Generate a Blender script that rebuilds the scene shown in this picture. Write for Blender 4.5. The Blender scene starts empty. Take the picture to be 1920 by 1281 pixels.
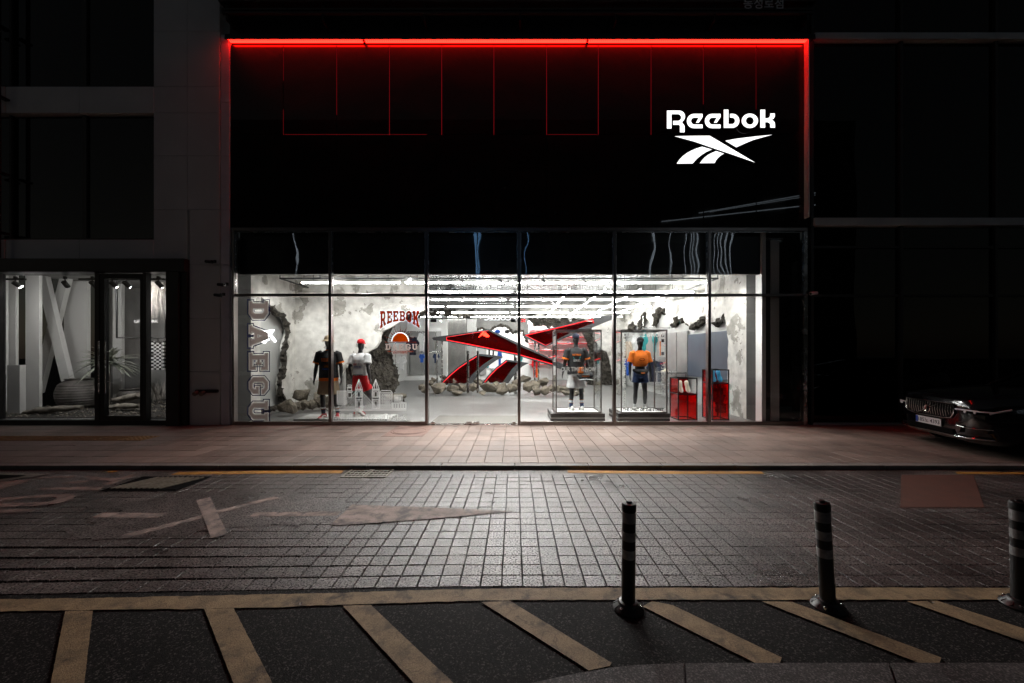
import bpy, bmesh, math, random
from mathutils import Vector, Matrix, noise
from mathutils.geometry import tessellate_polygon
from mathutils.bvhtree import BVHTree
random.seed(7)
SC = bpy.context.scene
C = SC.collection
PI = math.pi
# ------------------------------------------------------------------ camera, sky, exposure
F = 746.7            # focal length in photo pixels (1920 wide)
VX, VY, CH = 965.0, 664.5, 1.55
cam_d = bpy.data.cameras.new('camera')
cam = bpy.data.objects.new('camera', cam_d); C.objects.link(cam)
cam.location = (0, 0, CH); cam.rotation_euler = (math.radians(90), 0, 0)
cam_d.sensor_width = 36.0; cam_d.lens = 36.0 * F / 1920.0
cam_d.shift_x = -(VX - 960) / 1920.0; cam_d.shift_y = (VY - 640.5) / 1920.0
cam_d.clip_start = 0.05; cam_d.clip_end = 1000
SC.camera = cam
W = bpy.data.worlds.new('World'); SC.world = W; W.use_nodes = True
wn = W.node_tree
bg = wn.nodes['Background']
sky = wn.nodes.new('ShaderNodeTexSky'); sky.sky_type = 'NISHITA'; sky.sun_disc = False
sky.sun_elevation = math.radians(4); sky.sun_rotation = math.radians(200)
hs = wn.nodes.new('ShaderNodeHueSaturation'); hs.inputs['Saturation'].default_value = 0.45
wn.links.new(sky.outputs[0], hs.inputs['Color']); wn.links.new(hs.outputs[0], bg.inputs[0])
bg.inputs[1].default_value = 0.011
SC.view_settings.view_transform = 'Standard'; SC.view_settings.look = 'None'
SC.view_settings.gamma = 1.0; SC.view_settings.exposure = 0.0
SC.cycles.use_denoising = True
SC.cycles.max_bounces = 8; SC.cycles.diffuse_bounces = 3; SC.cycles.glossy_bounces = 4
SC.cycles.transmission_bounces = 4; SC.cycles.transparent_max_bounces = 32
SC.cycles.sample_clamp_indirect = 6.0
SC.cycles.caustics_reflective = False; SC.cycles.caustics_refractive = False

# ------------------------------------------------------------------ helpers
def PX(x, Y): return (x - VX) / F * Y
def PZ(y, Y): return CH - (y - VY) / F * Y
def at(x, y, Y): return Vector((PX(x, Y), Y, PZ(y, Y)))
def gnd(x, y, z=0.0):
    Y = F * (CH - z) / (y - VY)
    return Vector((PX(x, Y), Y, z))
SW = 0.05            # pavement level
YF = 8.45            # facade plane

def tag(o, label=None, cat=None, group=None, kind=None):
    if label: o['label'] = label
    if cat: o['category'] = cat
    if group: o['group'] = group
    if kind: o['kind'] = kind
    return o
def thing(name, label, cat, loc=(0, 0, 0), rz=0.0, group=None):
    o = bpy.data.objects.new(name, None); C.objects.link(o)
    o.location = loc; o.rotation_euler = (0, 0, rz); o.empty_display_size = 0.1
    return tag(o, label, cat, group)
def link(name, me, mat=None, parent=None):
    o = bpy.data.objects.new(name, me); C.objects.link(o)
    if mat is not None and not me.materials: me.materials.append(mat)
    if parent is not None: o.parent = parent
    return o
def worldloc(o):
    v = Vector((0, 0, 0))
    while o is not None:
        v += o.location; o = o.parent
    return v

class MB:
    def __init__(s): s.v = []; s.f = []
    def add(s, vs, fs):
        b = len(s.v); s.v += [tuple(v) for v in vs]; s.f += [tuple(i + b for i in f) for f in fs]; return s
    def box(s, x0, x1, y0, y1, z0, z1, bev=0.0):
        if bev <= 0:
            return s.add([(x0,y0,z0),(x1,y0,z0),(x1,y1,z0),(x0,y1,z0),(x0,y0,z1),(x1,y0,z1),(x1,y1,z1),(x0,y1,z1)],
                  [(3,2,1,0),(4,5,6,7),(0,1,5,4),(1,2,6,5),(2,3,7,6),(3,0,4,7)])
        bm = bmesh.new(); bmesh.ops.create_cube(bm, size=1)
        for v in bm.verts:
            v.co = Vector((x0 if v.co.x < 0 else x1, y0 if v.co.y < 0 else y1, z0 if v.co.z < 0 else z1))
        bmesh.ops.bevel(bm, geom=bm.edges[:], offset=bev, segments=2, affect='EDGES', profile=0.6)
        return s.bm(bm)
    def bm(s, bm):
        bm.verts.ensure_lookup_table(); bm.verts.index_update()
        s.add([v.co.copy() for v in bm.verts], [[v.index for v in f.verts] for f in bm.faces]); bm.free(); return s
    def tube(s, pts, rad, n=8, cap=True, sy=1.0):
        pts = [Vector(p) for p in pts]
        if not hasattr(rad, '__len__'): rad = [rad] * len(pts)
        vs = []; fs = []; up = None
        for i, p in enumerate(pts):
            d = (pts[min(i+1, len(pts)-1)] - pts[max(i-1, 0)])
            d = d.normalized() if d.length > 1e-9 else Vector((0,0,1))
            if up is None:
                up = Vector((0,0,1)) if abs(d.z) < 0.9 else Vector((0,1,0))
            u = d.cross(up); u = u.normalized() if u.length > 1e-6 else Vector((1,0,0)); w = u.cross(d).normalized(); up = w
            r = rad[i]; rx, ry = r if hasattr(r, '__len__') else (r, r * sy)
            for k in range(n):
                a = 2*PI*k/n; vs.append(p + u*math.cos(a)*rx + w*math.sin(a)*ry)
        for i in range(len(pts)-1):
            for k in range(n):
                a = i*n+k; b = i*n+(k+1) % n
                fs.append((a, b, b+n, a+n))
        if cap:
            fs.append(tuple(range(n))[::-1]); fs.append(tuple(range((len(pts)-1)*n, len(pts)*n)))
        return s.add(vs, fs)
    def bar(s, p, q, w, h=None, up=(0,0,1)):
        p = Vector(p); q = Vector(q); h = h or w; d = (q-p).normalized()
        u = d.cross(Vector(up))
        if u.length < 1e-4: u = d.cross(Vector((0,1,0)))
        u.normalize(); t = u.cross(d)
        vs = []
        for c in (p, q):
            for a, b in ((-1,-1),(1,-1),(1,1),(-1,1)): vs.append(c + u*a*w/2 + t*b*h/2)
        return s.add(vs, [(0,1,2,3)[::-1],(4,5,6,7),(0,1,5,4),(1,2,6,5),(2,3,7,6),(3,0,4,7)])
    def loft(s, rings, cap=True):
        n = len(rings[0]); vs = [v for r in rings for v in r]; fs = []
        for i in range(len(rings)-1):
            for k in range(n):
                a = i*n+k; b = i*n+(k+1) % n
                fs.append((a, b, b+n, a+n))
        if cap: fs.append(tuple(range(n))[::-1]); fs.append(tuple(range((len(rings)-1)*n, len(rings)*n)))
        return s.add(vs, fs)
    def prism(s, poly, f0, f1, holes=()):
        """poly 2d list -> solid between maps f0(p) (front) and f1(p) (back)"""
        loops = [list(poly)] + [list(h) for h in holes]
        flat = [p for l in loops for p in l]
        tr = tessellate_polygon([[Vector((p[0], p[1], 0)) for p in l] for l in loops])
        n = len(flat)
        fs = [tuple(t) for t in tr] + [tuple(i+n for i in reversed(t)) for t in tr]
        b = 0
        for l in loops:
            m = len(l)
            for i in range(m):
                j = (i+1) % m
                fs.append((b+i, b+j, b+j+n, b+i+n))
            b += m
        return s.add([f0(p) for p in flat] + [f1(p) for p in flat], fs)
    def sheet(s, poly, f0, holes=()):
        loops = [list(poly)] + [list(h) for h in holes]
        flat = [p for l in loops for p in l]
        tr = tessellate_polygon([[Vector((p[0], p[1], 0)) for p in l] for l in loops])
        return s.add([f0(p) for p in flat], [tuple(t) for t in tr])
    def sphere(s, c, r, n=10, m=7):
        c = Vector(c); rx, ry, rz = r if hasattr(r, '__len__') else (r, r, r)
        vs = [c + Vector((0,0,-rz))]; fs = []
        for i in range(1, m):
            a = -PI/2 + PI*i/m
            for k in range(n):
                b = 2*PI*k/n; vs.append(c + Vector((rx*math.cos(a)*math.cos(b), ry*math.cos(a)*math.sin(b), rz*math.sin(a))))
        vs.append(c + Vector((0,0,rz))); T = len(vs)-1
        for k in range(n): fs.append((0, 1+(k+1) % n, 1+k)); fs.append((T, T-n+k, T-n+(k+1) % n))
        for i in range(m-2):
            for k in range(n):
                a = 1+i*n+k; b = 1+i*n+(k+1) % n; fs.append((a, b, b+n, a+n))
        return s.add(vs, fs)
    def lathe(s, c, prof, n=24):
        c = Vector(c)
        rings = [[c + Vector((r*math.cos(2*PI*k/n), r*math.sin(2*PI*k/n), z)) for k in range(n)] for r, z in prof]
        return s.loft(rings)
    def mesh(s, name, off=(0,0,0), fix=True):
        me = bpy.data.meshes.new(name); o = Vector(off)
        me.from_pydata([tuple(Vector(v)-o) for v in s.v], [], s.f); me.update()
        if fix:
            bm = bmesh.new(); bm.from_mesh(me); bmesh.ops.recalc_face_normals(bm, faces=bm.faces[:]); bm.to_mesh(me); bm.free()
        return me
    def build(s, name, mat, parent=None, smooth=False, local=False, fix=True):
        off = (0,0,0) if (local or parent is None) else worldloc(parent)
        me = s.mesh(name, off, fix)
        if smooth is True: me.polygons.foreach_set('use_smooth', [True]*len(me.polygons))
        elif smooth:
            me.polygons.foreach_set('use_smooth', [True]*len(me.polygons)); me.set_sharp_from_angle(angle=math.radians(smooth))
        return link(name, me, mat, parent)

def origin_to_base(o):
    """move a top-level mesh object's origin to the base of its box"""
    me = o.data; vs = [v.co for v in me.vertices]
    c = Vector(((min(v.x for v in vs)+max(v.x for v in vs))/2, (min(v.y for v in vs)+max(v.y for v in vs))/2, min(v.z for v in vs)))
    me.transform(Matrix.Translation(-c)); o.location = c
    return o

# ------------------------------------------------------------------ materials
M = {}
def nd(nt, t, **k):
    n = nt.nodes.new(t)
    for a, b in k.items(): setattr(n, a, b)
    return n
def mat(name, col, rough=0.6, metal=0.0, var=0.0, vscale=3.0, bump=0.0, bscale=40.0, spec=0.5, coat=0.0, rvar=0.0, bdist=0.01, var2=0.0, v2scale=60.0, detail=5.0):
    m = bpy.data.materials.new(name); m.use_nodes = True; nt = m.node_tree; b = nt.nodes['Principled BSDF']
    L = nt.links.new
    b.inputs['Base Color'].default_value = (*col, 1); b.inputs['Roughness'].default_value = rough
    b.inputs['Metallic'].default_value = metal; b.inputs['Specular IOR Level'].default_value = spec
    b.inputs['Coat Weight'].default_value = coat
    tc = nd(nt, 'ShaderNodeTexCoord'); g = nd(nt, 'ShaderNodeNewGeometry')
    if var or rvar:
        nz = nd(nt, 'ShaderNodeTexNoise'); nz.inputs['Scale'].default_value = vscale; nz.inputs['Detail'].default_value = detail
        L(g.outputs['Position'], nz.inputs['Vector'])
    if var:
        mr = nd(nt, 'ShaderNodeMapRange'); mr.inputs[1].default_value = 0.3; mr.inputs[2].default_value = 0.7
        mr.inputs[3].default_value = 1-var; mr.inputs[4].default_value = 1+var
        L(nz.outputs[0], mr.inputs[0]); last = mr.outputs[0]
        if var2:
            n2 = nd(nt, 'ShaderNodeTexNoise'); n2.inputs['Scale'].default_value = v2scale; n2.inputs['Detail'].default_value = 3
            L(g.outputs['Position'], n2.inputs['Vector'])
            m2 = nd(nt, 'ShaderNodeMapRange'); m2.inputs[1].default_value = 0.3; m2.inputs[2].default_value = 0.7
            m2.inputs[3].default_value = 1-var2; m2.inputs[4].default_value = 1+var2
            L(n2.outputs[0], m2.inputs[0])
            mm = nd(nt, 'ShaderNodeMath', operation='MULTIPLY'); L(last, mm.inputs[0]); L(m2.outputs[0], mm.inputs[1]); last = mm.outputs[0]
        mx = nd(nt, 'ShaderNodeMix', data_type='RGBA', blend_type='MULTIPLY'); mx.inputs[0].default_value = 1
        mx.inputs[6].default_value = (*col, 1); L(last, mx.inputs[7]); L(mx.outputs[2], b.inputs['Base Color'])
    if rvar:
        mr = nd(nt, 'ShaderNodeMapRange'); mr.inputs[1].default_value = 0.3; mr.inputs[2].default_value = 0.7
        mr.inputs[3].default_value = max(0.02, rough-rvar); mr.inputs[4].default_value = min(1, rough+rvar)
        L(nz.outputs[0], mr.inputs[0]); L(mr.outputs[0], b.inputs['Roughness'])
    if bump:
        nb = nd(nt, 'ShaderNodeTexNoise'); nb.inputs['Scale'].default_value = bscale; nb.inputs['Detail'].default_value = 4
        L(g.outputs['Position'], nb.inputs['Vector'])
        bp = nd(nt, 'ShaderNodeBump'); bp.inputs['Strength'].default_value = bump; bp.inputs['Distance'].default_value = bdist
        L(nb.outputs[0], bp.inputs['Height']); L(bp.outputs[0], b.inputs['Normal'])
    M[name] = m; return m
def emis(name, col, s):
    m = bpy.data.materials.new(name); m.use_nodes = True; nt = m.node_tree; nt.nodes.clear()
    e = nd(nt, 'ShaderNodeEmission'); e.inputs[0].default_value = (*col, 1); e.inputs[1].default_value = s
    o = nd(nt, 'ShaderNodeOutputMaterial'); nt.links.new(e.outputs[0], o.inputs[0]); M[name] = m; return m
def glass(name, tint=(0.96,0.97,0.97), ior=1.45, wav=0.0, wscale=0.8, refl=(1,1,1), rough=0.0):
    m = bpy.data.materials.new(name); m.use_nodes = True; nt = m.node_tree; nt.nodes.clear(); L = nt.links.new
    t = nd(nt, 'ShaderNodeBsdfTransparent'); t.inputs[0].default_value = (*tint, 1)
    g = nd(nt, 'ShaderNodeBsdfAnisotropic'); g.inputs['Roughness'].default_value = rough; g.inputs[0].default_value = (*refl, 1)
    f = nd(nt, 'ShaderNodeFresnel'); f.inputs[0].default_value = ior
    mx = nd(nt, 'ShaderNodeMixShader'); o = nd(nt, 'ShaderNodeOutputMaterial')
    gb = nd(nt, 'ShaderNodeNewGeometry'); im = nd(nt, 'ShaderNodeMix'); im.inputs[2].default_value = ior; im.inputs[3].default_value = 1.0/ior
    L(gb.outputs['Backfacing'], im.inputs[0]); L(im.outputs[0], f.inputs[0])
    L(f.outputs[0], mx.inputs[0]); L(t.outputs[0], mx.inputs[1]); L(g.outputs[0], mx.inputs[2]); L(mx.outputs[0], o.inputs[0])
    if wav:
        ge = nd(nt, 'ShaderNodeNewGeometry'); n = nd(nt, 'ShaderNodeTexNoise'); n.inputs['Scale'].default_value = wscale; n.inputs['Detail'].default_value = 1
        L(ge.outputs['Position'], n.inputs['Vector'])
        b = nd(nt, 'ShaderNodeBump'); b.inputs['Strength'].default_value = 1.0; b.inputs['Distance'].default_value = wav
        L(n.outputs[0], b.inputs['Height']); L(b.outputs[0], g.inputs['Normal'])
    M[name] = m; return m

mat('road_base', (0.012,0.011,0.011), 0.9, bump=0.3, bscale=200)
mat('asphalt', (0.0075,0.007,0.0068), 0.8, spec=0.16, var=0.35, vscale=2.0, var2=1.0, v2scale=110, bump=0.5, bscale=190, bdist=0.008)
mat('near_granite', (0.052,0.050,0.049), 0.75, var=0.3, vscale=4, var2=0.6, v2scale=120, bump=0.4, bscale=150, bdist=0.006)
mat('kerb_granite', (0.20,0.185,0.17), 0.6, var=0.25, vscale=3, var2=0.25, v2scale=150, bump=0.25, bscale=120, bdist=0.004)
mat('yellow_paint', (0.265,0.19,0.10), 0.75, var=0.3, vscale=9, var2=0.3, v2scale=150, bump=0.6, bscale=160, bdist=0.006)
mat('kerb_yellow', (0.42,0.20,0.025), 0.7, var=0.25, vscale=6, var2=0.25, v2scale=120, bump=0.5, bscale=140, bdist=0.005)
mat('worn_white', (0.27,0.205,0.175), 0.75, var=0.35, vscale=6, var2=0.3, v2scale=120, bump=0.6, bscale=140, bdist=0.006)
mat('orange_patch', (0.10,0.036,0.022), 0.7, var=0.2, vscale=6, var2=0.4, v2scale=130, bump=0.6, bscale=140, bdist=0.006)
mat('iron', (0.24,0.22,0.18), 0.42, metal=0.6, var=0.35, vscale=14, bump=0.3, bscale=90, bdist=0.004)
mat('rib_iron', (0.34,0.31,0.24), 0.4, metal=0.3, var=0.3, vscale=20)
mat('iron_dark', (0.006,0.006,0.006), 0.95, spec=0.05)
mat('plate_red', (0.21,0.125,0.10), 0.6, var=0.25, vscale=6, var2=0.2, bump=0.2, bscale=120, bdist=0.003)
mat('tactile', (0.22,0.13,0.035), 0.7, var=0.25, vscale=8, bump=0.3, bscale=120, bdist=0.004)
mat('black_rubber', (0.012,0.012,0.012), 0.42, var=0.2, vscale=20, rvar=0.1)
mat('reflective_band', (0.34,0.34,0.34), 0.35, metal=0.5, var=0.3, vscale=30, bump=0.15, bscale=300, bdist=0.002)
mat('steel', (0.55,0.54,0.53), 0.25, metal=1.0, var=0.1, vscale=8, rvar=0.08)
mat('frame_metal', (0.24,0.215,0.205), 0.3, metal=1.0)
mat('dark_metal', (0.018,0.018,0.019), 0.4, metal=0.3, var=0.2, vscale=5)
mat('black_panel', (0.0032,0.003,0.0032), 0.6, spec=0.12, coat=0.8, bump=1.0, bscale=0.7, bdist=0.030, var=0.3, vscale=6)
M['black_panel'].node_tree.nodes['Principled BSDF'].inputs['Coat Roughness'].default_value = 0.015
mat('header_black', (0.010,0.010,0.011), 0.35)
mat('cladding', (0.78,0.74,0.80), 0.5, var=0.12, vscale=2, bump=0.1, bscale=60, bdist=0.003)
mat('left_wall', (0.76,0.75,0.74), 0.65, var=0.06, vscale=1.2, bump=0.1, bscale=40, bdist=0.003)
mat('left_band', (0.80,0.79,0.78), 0.6, var=0.06, vscale=1.2)
mat('shop_frame', (0.035,0.034,0.034), 0.4, metal=0.2, var=0.15, vscale=4)
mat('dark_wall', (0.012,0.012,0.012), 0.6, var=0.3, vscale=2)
mat('grey_band', (0.6,0.6,0.6), 0.5, var=0.1, vscale=2)
mat('concrete', (0.20,0.195,0.185), 0.75, var=0.28, vscale=2.2, var2=0.12, v2scale=18, bump=0.25, bscale=25, bdist=0.01)
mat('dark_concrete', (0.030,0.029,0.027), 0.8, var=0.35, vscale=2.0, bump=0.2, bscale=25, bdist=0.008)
mat('smooth_wall', (0.50,0.50,0.485), 0.55, var=0.06, vscale=1.5)
mat('white_paint', (0.80,0.80,0.78), 0.5)
mat('rock', (0.125,0.106,0.08), 0.85, var=0.45, vscale=5, var2=0.35, v2scale=40, bump=0.9, bscale=28, bdist=0.03, detail=8)
mat('stone_break', (0.042,0.036,0.028), 0.9, var=0.5, vscale=6, var2=0.45, v2scale=35, bump=1.0, bscale=30, bdist=0.04, detail=8)
mat('sculpture_grey', (0.018,0.018,0.020), 0.5, var=0.15, vscale=4)
mat('blue_panel', (0.06,0.075,0.105), 0.3, var=0.1, vscale=2)
mat('panel_grey', (0.36,0.36,0.35), 0.35, metal=0.6, var=0.12, vscale=2.5)
mat('mat_grey', (0.10,0.095,0.085), 0.9, bump=0.5, bscale=200, bdist=0.004)
mat('mannequin', (0.035,0.035,0.037), 0.4, var=0.1, vscale=10)
for n, c in dict(navy=(0.010,0.014,0.035), black_cloth=(0.010,0.010,0.011), orange_cloth=(0.90,0.20,0.012), white_cloth=(0.78,0.78,0.78),
                 red_cloth=(0.75,0.012,0.02), khaki=(0.42,0.32,0.21), grey_cloth=(0.62,0.62,0.62), beige_cap=(0.55,0.43,0.28), blue_cloth=(0.02,0.10,0.45),
                 teal_cloth=(0.04,0.35,0.36), denim=(0.015,0.035,0.10), sand_cloth=(0.6,0.5,0.4), purple_cloth=(0.25,0.08,0.4), pale_cloth=(0.5,0.5,0.5)).items():
    mat(n, c, 0.85, var=0.12, vscale=14, bump=0.35, bscale=18, bdist=0.012)
mat('shoe_white', (0.75,0.74,0.70), 0.55); mat('shoe_red', (0.45,0.02,0.03), 0.5); mat('shoe_blue', (0.03,0.25,0.42), 0.55); mat('shoe_cream', (0.72,0.65,0.5), 0.55)
def vinyl(name, col):
    m = bpy.data.materials.new(name); m.use_nodes = True; nt = m.node_tree; nt.nodes.clear(); L = nt.links.new
    d = nd(nt, 'ShaderNodeBsdfDiffuse'); t = nd(nt, 'ShaderNodeBsdfTranslucent'); d.inputs[0].default_value = (*col, 1); t.inputs[0].default_value = (*col, 1)
    mx = nd(nt, 'ShaderNodeMixShader'); mx.inputs[0].default_value = 0.85; o = nd(nt, 'ShaderNodeOutputMaterial')
    L(d.outputs[0], mx.inputs[1]); L(t.outputs[0], mx.inputs[2]); L(mx.outputs[0], o.inputs[0]); M[name] = m
vinyl('decal_grey', (0.62,0.55,0.53)); vinyl('decal_white', (0.9,0.9,0.9)); vinyl('decal_navy', (0.010,0.012,0.06))
vinyl('decal_rust', (0.27,0.038,0.012)); vinyl('decal_sun', (0.50,0.14,0.010)); vinyl('decal_pale', (0.75,0.75,0.73))
mat('white_metal', (0.70,0.70,0.69), 0.45)
mat('plate_white', (0.80,0.80,0.80), 0.4); mat('plate_blue', (0.02,0.06,0.35), 0.4); mat('ink', (0.01,0.01,0.012), 0.6)
mat('car_paint', (0.004,0.004,0.005), 0.16, coat=1.0, spec=0.6)
mat('chrome', (0.75,0.73,0.72), 0.12, metal=1.0); mat('tyre', (0.012,0.012,0.012), 0.8); mat('car_black', (0.004,0.004,0.004), 0.9, spec=0.1)
mat('headlamp', (0.75,0.76,0.78), 0.3)
mat('alloy', (0.35,0.35,0.36), 0.25, metal=1.0)
mat('wood', (0.30,0.27,0.23), 0.8, var=0.4, vscale=9, bump=0.7, bscale=18, bdist=0.02)
mat('soil', (0.06,0.055,0.05), 0.9, var=0.5, vscale=12, var2=0.6, v2scale=60, bump=1.0, bscale=50, bdist=0.02)
mat('clay', (0.13,0.12,0.11), 0.5, var=0.5, vscale=5, var2=0.2, bump=0.2, bscale=30)
mat('leaf', (0.34,0.36,0.30), 0.5, var=0.3, vscale=10); mat('dry_leaf', (0.45,0.42,0.38), 0.7, var=0.3, vscale=10)
mat('check_black', (0.015,0.015,0.015), 0.85); mat('pearl_wall', (0.33,0.33,0.32), 0.7, var=0.15, vscale=2)
mat('dim_sign', (0.75,0.75,0.75), 0.6)
emis('tube_light', (1.0,0.985,0.95), 85.0)
emis('back_tube', (1.0,0.99,0.97), 170.0)
emis('sign_white', (1.0,1.0,1.0), 1.6)
emis('red_led', (1.0,0.0055,0.003), 27.0)
emis('red_led_hot', (1.0,0.030,0.015), 9.0)
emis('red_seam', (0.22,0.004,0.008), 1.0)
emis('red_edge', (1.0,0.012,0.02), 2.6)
emis('neon_blue', (0.25,0.55,1.0), 2.2)
emis('neon_white', (0.75,0.88,1.0), 1.6)
emis('neon_logo', (1,1,1), 12.0)
emis('shop_lamp', (1.0,0.98,0.95), 800.0)
emis('case_light', (1,1,1), 2.0)
glass('pane_glass', wav=0.011, wscale=1.1)
glass('clear_glass', tint=(0.985,0.99,0.99), ior=1.3)
glass('dark_glass', tint=(0.05,0.05,0.055), ior=1.5, wav=0.004, wscale=0.7)
glass('shop_glass', tint=(0.8,0.8,0.8), ior=1.4)
glass('red_acrylic', tint=(0.75,0.03,0.04), ior=1.4)
mat('red_backing', (0.055,0.0025,0.0045), 0.4, var=0.4, vscale=2)
glass('red_acrylic_bright', tint=(0.96,0.03,0.03), ior=1.3)
glass('car_glass', tint=(0.03,0.03,0.03), ior=1.5)
glass('frost', tint=(0.9,0.9,0.9), ior=1.1)

# worn paint: the asphalt shows through in cracks and scuffs
def wear(name, under, lo, hi, sc):
    m = M[name]; nt = m.node_tree; L = nt.links.new; b = nt.nodes['Principled BSDF']; src = b.inputs['Base Color'].links[0].from_socket
    g = nd(nt, 'ShaderNodeNewGeometry'); n = nd(nt, 'ShaderNodeTexNoise'); n.inputs['Scale'].default_value = sc; n.inputs['Detail'].default_value = 9; n.inputs['Roughness'].default_value = 0.68
    L(g.outputs['Position'], n.inputs['Vector'])
    v = nd(nt, 'ShaderNodeTexVoronoi', feature='DISTANCE_TO_EDGE'); v.inputs['Scale'].default_value = 4.2
    nv = nd(nt, 'ShaderNodeVectorMath', operation='ADD'); L(g.outputs['Position'], nv.inputs[0]); sv = nd(nt, 'ShaderNodeVectorMath', operation='SCALE'); sv.inputs['Scale'].default_value = 0.25
    n5 = nd(nt, 'ShaderNodeTexNoise'); n5.inputs['Scale'].default_value = 7; L(g.outputs['Position'], n5.inputs['Vector']); L(n5.outputs['Color'], sv.inputs[0]); L(sv.outputs[0], nv.inputs[1]); L(nv.outputs[0], v.inputs['Vector'])
    c = nd(nt, 'ShaderNodeMapRange'); c.inputs[1].default_value = 0.004; c.inputs[2].default_value = 0.012; c.inputs[3].default_value = 0.45; c.inputs[4].default_value = 0; L(v.outputs[0], c.inputs[0])
    r = nd(nt, 'ShaderNodeMapRange'); r.inputs[1].default_value = lo; r.inputs[2].default_value = hi; L(n.outputs[0], r.inputs[0])
    mxm = nd(nt, 'ShaderNodeMath', operation='MAXIMUM'); L(r.outputs[0], mxm.inputs[0]); L(c.outputs[0], mxm.inputs[1])
    mx = nd(nt, 'ShaderNodeMix', data_type='RGBA'); L(mxm.outputs[0], mx.inputs[0]); L(src, mx.inputs[6]); mx.inputs[7].default_value = (*under, 1); L(mx.outputs[2], b.inputs['Base Color'])
wear('yellow_paint', (0.06,0.045,0.03), 0.52, 0.66, 5.0); wear('worn_white', (0.08,0.066,0.062), 0.46, 0.62, 7.0); wear('kerb_yellow', (0.08,0.06,0.05), 0.60, 0.75, 7.0)
# stone chips in the dark asphalt
def chips(name, lo, hi, col, sc):
    m = M[name]; nt = m.node_tree; L = nt.links.new; b = nt.nodes['Principled BSDF']; src = b.inputs['Base Color'].links[0].from_socket
    g = nd(nt, 'ShaderNodeNewGeometry'); n = nd(nt, 'ShaderNodeTexNoise'); n.inputs['Scale'].default_value = sc; n.inputs['Detail'].default_value = 1
    L(g.outputs['Position'], n.inputs['Vector']); q = nd(nt, 'ShaderNodeMapRange'); q.inputs[1].default_value = lo; q.inputs[2].default_value = hi; L(n.outputs[0], q.inputs[0])
    mx = nd(nt, 'ShaderNodeMix', data_type='RGBA'); L(q.outputs[0], mx.inputs[0]); L(src, mx.inputs[6]); mx.inputs[7].default_value = (*col, 1); L(mx.outputs[2], b.inputs['Base Color'])
chips('asphalt', 0.58, 0.70, (0.085,0.080,0.075), 95); chips('near_granite', 0.55, 0.68, (0.16,0.15,0.145), 120)
# plaster with flaked patches
def plaster():
    m = mat('plaster', (0.72,0.70,0.66), 0.8, bump=0.3, bscale=14, bdist=0.015)
    nt = m.node_tree; L = nt.links.new; b = nt.nodes['Principled BSDF']
    g = nd(nt, 'ShaderNodeNewGeometry')
    n1 = nd(nt, 'ShaderNodeTexNoise'); n1.inputs['Scale'].default_value = 1.7; n1.inputs['Detail'].default_value = 7; n1.inputs['Roughness'].default_value = 0.6
    n2 = nd(nt, 'ShaderNodeTexNoise'); n2.inputs['Scale'].default_value = 5; n2.inputs['Detail'].default_value = 6
    L(g.outputs['Position'], n1.inputs['Vector']); L(g.outputs['Position'], n2.inputs['Vector'])
    r1 = nd(nt, 'ShaderNodeValToRGB'); e = r1.color_ramp.elements
    e[0].position = 0.568; e[0].color = (0.72,0.70,0.66,1)
    e[1].position = 0.625; e[1].color = (0.40,0.385,0.345,1)
    k = e.new(0.586); k.color = (0.70,0.68,0.64,1); k = e.new(0.594); k.color = (0.17,0.155,0.13,1); k = e.new(0.604); k.color = (0.46,0.44,0.40,1)
    k = e.new(0.72); k.color = (0.26,0.25,0.22,1)
    L(n1.outputs[0], r1.inputs[0])
    r2 = nd(nt, 'ShaderNodeMapRange'); r2.inputs[1].default_value = 0.35; r2.inputs[2].default_value = 0.7; r2.inputs[3].default_value = 1.06; r2.inputs[4].default_value = 0.72
    L(n2.outputs[0], r2.inputs[0])
    mx = nd(nt, 'ShaderNodeMix', data_type='RGBA', blend_type='MULTIPLY'); mx.inputs[0].default_value = 1
    L(r1.outputs[0], mx.inputs[6]); L(r2.outputs[0], mx.inputs[7]); L(mx.outputs[2], b.inputs['Base Color'])
plaster()
# polished concrete floor
def polished():
    m = mat('polished_floor', (0.17,0.167,0.162), 0.40, spec=0.4, var=0.22, vscale=1.1, rvar=0.03, var2=0.08, v2scale=14)
polished()
# mirror ceiling
mat('mirror_ceiling', (0.26,0.26,0.27), 0.06, metal=1.0, bump=1.0, bscale=4.5, bdist=0.05)
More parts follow.
